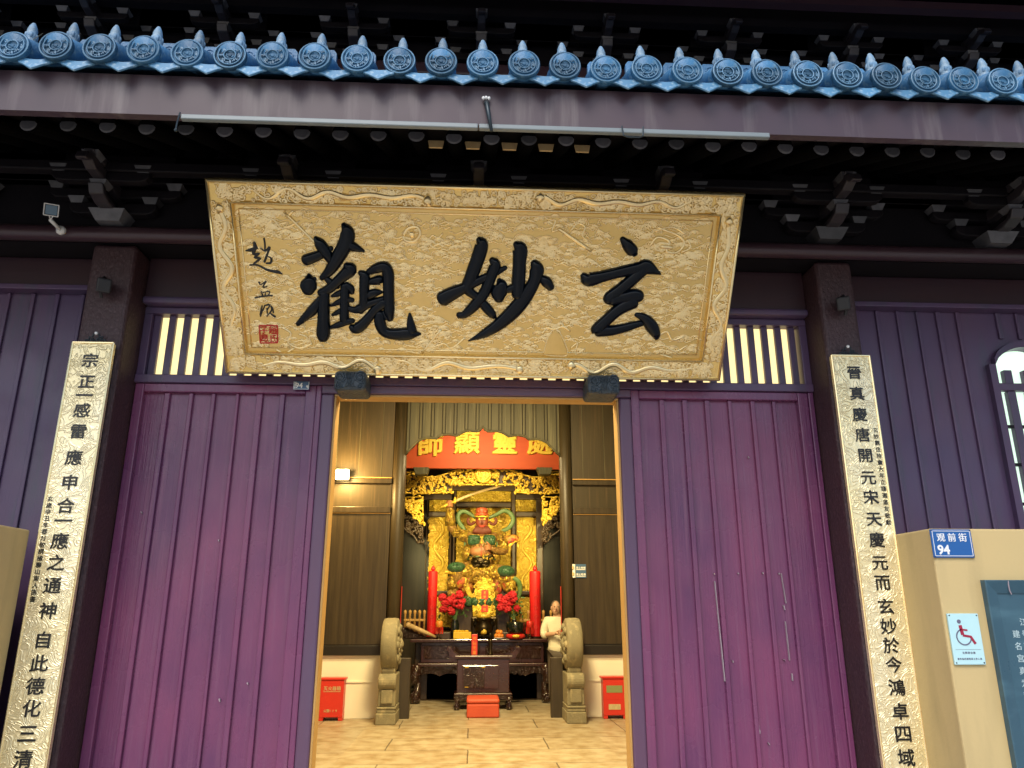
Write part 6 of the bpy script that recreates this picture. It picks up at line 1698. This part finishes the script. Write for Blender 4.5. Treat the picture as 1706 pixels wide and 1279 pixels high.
q = MB(); q.xz([(e0 + .02, zb1 - .036)] + [(e0 + .02 + (e1 - e0 - .04) * i / 12, zb1 - 0.09 - 0.03 * abs(math.cos(i * math.pi / 4))) for i in range(13)] + [(e1 - .02, zb1 - .036)], FY - 0.01, FY + 0.03); q.build('apron', 'rosecarve', ft)
for x_ in (e0 + 0.05, e1 - 0.05):
    for y_ in (FY + 0.03, FY + 0.4):
        MB().tube([(x_, y_, zb1 - 0.05), (x_, y_, 0.10), (x_, y_ - 0.015, 0.05), (x_, y_ - 0.01, 0)], [0.06, 0.035, 0.05, 0.045], 10).build('leg', 'rosecarve', ft, smooth=True)
# things on the offering table
ra, rb = A4(782, 528, FY + .1), A4(832, 362, FY + .1)
root = thing('red_plaque', ((ra.x + rb.x) / 2, FY + 0.1, ftz), 'upright narrow red plaque standing on the offering table', 'plaque')
MB().box(ra.x, rb.x, FY + 0.09, FY + 0.14, ftz + 0.001, rb.z).build('board', 'firered', root, bevel=0.006)
q = MB()
for i, ch in enumerate('功德无量'): q.glyph(ch, ((ra.x + rb.x) / 2, FY + 0.0895, rb.z - 0.06 - i * 0.075), 0.06, ext=0.003, bold=0.02)
q.build('plaque_writing', 'fruit', root)
pc = A4(933, 515, FY + .1); pt_ = A4(933, 402, FY + .1).z
q = MB(); h_ = pt_ - ftz
q.lathe([(0.045, 0), (0.045, 0.02), (0.028, 0.04), (0.038, h_ * .35), (0.026, h_ * .5), (0.036, h_ * .7), (0.03, h_ * .82), (0.042, h_), (0.03, h_), (0.02, h_ * .9)], (pc.x, FY + .12, ftz), 14)
tag(q.build('incense_holder', 'bronze', smooth=True), 'small dark turned incense holder on the offering table', 'incense holder')
# kneeling cushion
k0, k1 = A4(745, 1020, 12.15), A4(1003, 1020, 12.15)
kz = 0.265
root = thing('kneeling_cushion', ((k0.x + k1.x) / 2, 12.3, 0), 'red padded kneeling cushion on the floor before the offering table', 'cushion')
MB().box(k0.x, k1.x, 12.15, 12.72, 0.0, kz - 0.07).build('cushion_base', 'cushion', root, bevel=0.025, seg=3)
MB().box(k0.x - 0.005, k1.x + 0.005, 12.142, 12.728, kz - 0.069, kz).build('cushion_pad', 'cushion', root, bevel=0.035, seg=4)

# ------------------------------------------------------------------ man in white beside the altar
HX, HY = at(930, 1100, 13.5).x, 13.5
man = thing('person', (HX, HY, 0), 'man in a loose white shirt standing at the right end of the altar, hands together', 'person')
def W(x, y, z): return Vector((HX + x, HY + y, z))
Jm = {'pelvis': (W(0, 0, .92), (.15, .11)), 'waist': (W(0, .01, 1.08), (.14, .105)), 'chest': (W(0, .01, 1.30), (.165, .115)), 'neck': (W(-.01, -.01, 1.455), .055), 'head0': (W(-.025, -.03, 1.53), .07),
      'sl': (W(-.19, 0, 1.37), .058), 'el': (W(-.245, -.06, 1.13), .045), 'wl': (W(-.06, -.24, 1.16), .032), 'sr': (W(.19, 0, 1.37), .058), 'er': (W(.24, -.07, 1.13), .045), 'wr': (W(.06, -.25, 1.18), .032),
      'hl': (W(-.09, 0, .88), .095), 'kl': (W(-.10, -.01, .48), .065), 'al': (W(-.10, .02, .08), .045), 'tl': (W(-.11, -.13, .035), .04), 'hr': (W(.09, 0, .88), .095), 'kr': (W(.10, -.01, .48), .065), 'ar': (W(.10, .02, .08), .045), 'tr': (W(.11, -.13, .035), .04)}
Em = [('pelvis', 'waist'), ('waist', 'chest'), ('chest', 'neck'), ('neck', 'head0'), ('chest', 'sl'), ('sl', 'el'), ('el', 'wl'), ('chest', 'sr'), ('sr', 'er'), ('er', 'wr'), ('pelvis', 'hl'), ('hl', 'kl'), ('kl', 'al'), ('al', 'tl'), ('pelvis', 'hr'), ('hr', 'kr'), ('kr', 'ar'), ('ar', 'tr')]
body = skin('body', Jm, Em, 'pelvis', 'skin', man)
q = MB()
hd = W(-.03, -.035, 1.575)
q.ball(hd, (.078, .098, .115), 18, 14); q.ball(hd + Vector((-.005, -.03, -.055)), (.058, .065, .055), 12, 8)
q.tube([hd + Vector((-.006, -.098, .018)), hd + Vector((-.008, -.120, -.018)), hd + Vector((-.006, -.100, -.026))], [.009, .014, .010], 8)
for s in (-1, 1): q.ball(hd + Vector((s * .078, .005, -.005)), (.012, .022, .032), 8, 6)
hm = q.build('head', 'skin', man, smooth=True)
q = MB()
for s in (-1, 1): q.ball(hd + Vector((s * .03, -.090, .018)), (.012, .008, .007), 8, 6)
q.build('eye', 'ink', hm, smooth=True)
q = MB(); q.tube([hd + Vector((-.025, -.094, -.052)), hd + Vector((-.004, -.1, -.054)), hd + Vector((.017, -.094, -.052))], .006, 6); q.build('mouth', 'statueface', hm, smooth=True)
q = MB(); q.ball(hd + Vector((0, .022, .028)), (.083, .092, .098), 18, 12); q.build('hair', 'hair', man, smooth=True)
# loose shirt: trunk and sleeves
Js = {'hem': (W(0, 0, .80), (.20, .15)), 'pelvis': (W(0, 0, .94), (.19, .145)), 'waist': (W(0, .01, 1.10), (.18, .14)), 'chest': (W(0, .01, 1.31), (.19, .14)), 'col': (W(-.008, 0, 1.425), (.075, .07)),
      'sl': (W(-.185, 0, 1.365), .082), 'ml': (W(-.235, -.03, 1.24), .080), 'el': (W(-.25, -.07, 1.12), .075), 'fl': (W(-.205, -.12, 1.125), .07), 'sr': (W(.185, 0, 1.365), .082), 'mr': (W(.235, -.03, 1.24), .080), 'er': (W(.25, -.07, 1.12), .075), 'fr': (W(.205, -.12, 1.125), .07)}
skin('shirt', Js, [('hem', 'pelvis'), ('pelvis', 'waist'), ('waist', 'chest'), ('chest', 'col'), ('chest', 'sl'), ('sl', 'ml'), ('ml', 'el'), ('el', 'fl'), ('chest', 'sr'), ('sr', 'mr'), ('mr', 'er'), ('er', 'fr')], 'waist', 'cloth', man)
Jt = {'p': (W(0, 0, .9), (.165, .13)), 'hl': (W(-.09, 0, .82), .105), 'kl': (W(-.10, -.01, .48), .085), 'al': (W(-.10, .02, .10), .07), 'hr': (W(.09, 0, .82), .105), 'kr': (W(.10, -.01, .48), .085), 'ar': (W(.10, .02, .10), .07)}
skin('trousers', Jt, [('p', 'hl'), ('hl', 'kl'), ('kl', 'al'), ('p', 'hr'), ('hr', 'kr'), ('kr', 'ar')], 'p', 'hair', man)
for s, w in ((-1, W(-.045, -.255, 1.165)), (1, W(.045, -.265, 1.185))):
    q = MB(); q.ball(w, (.038, .042, .03), 10, 8)
    for i in range(4):
        o_ = Vector((-s * .018, -.02 - .004 * i, .022 - .016 * i)); l = (.05, .058, .054, .042)[i]
        q.tube([w + o_, w + o_ + Vector((-s * l * .5, -.018, .004)), w + o_ + Vector((-s * l * .9, .002, -.002))], [.010, .0095, .008], 6)
    q.tube([w + Vector((0, -.01, .028)), w + Vector((-s * .022, -.028, .045)), w + Vector((-s * .04, -.03, .05))], [.012, .010, .008], 6)
    q.build('hand', 'skin', man, smooth=True)
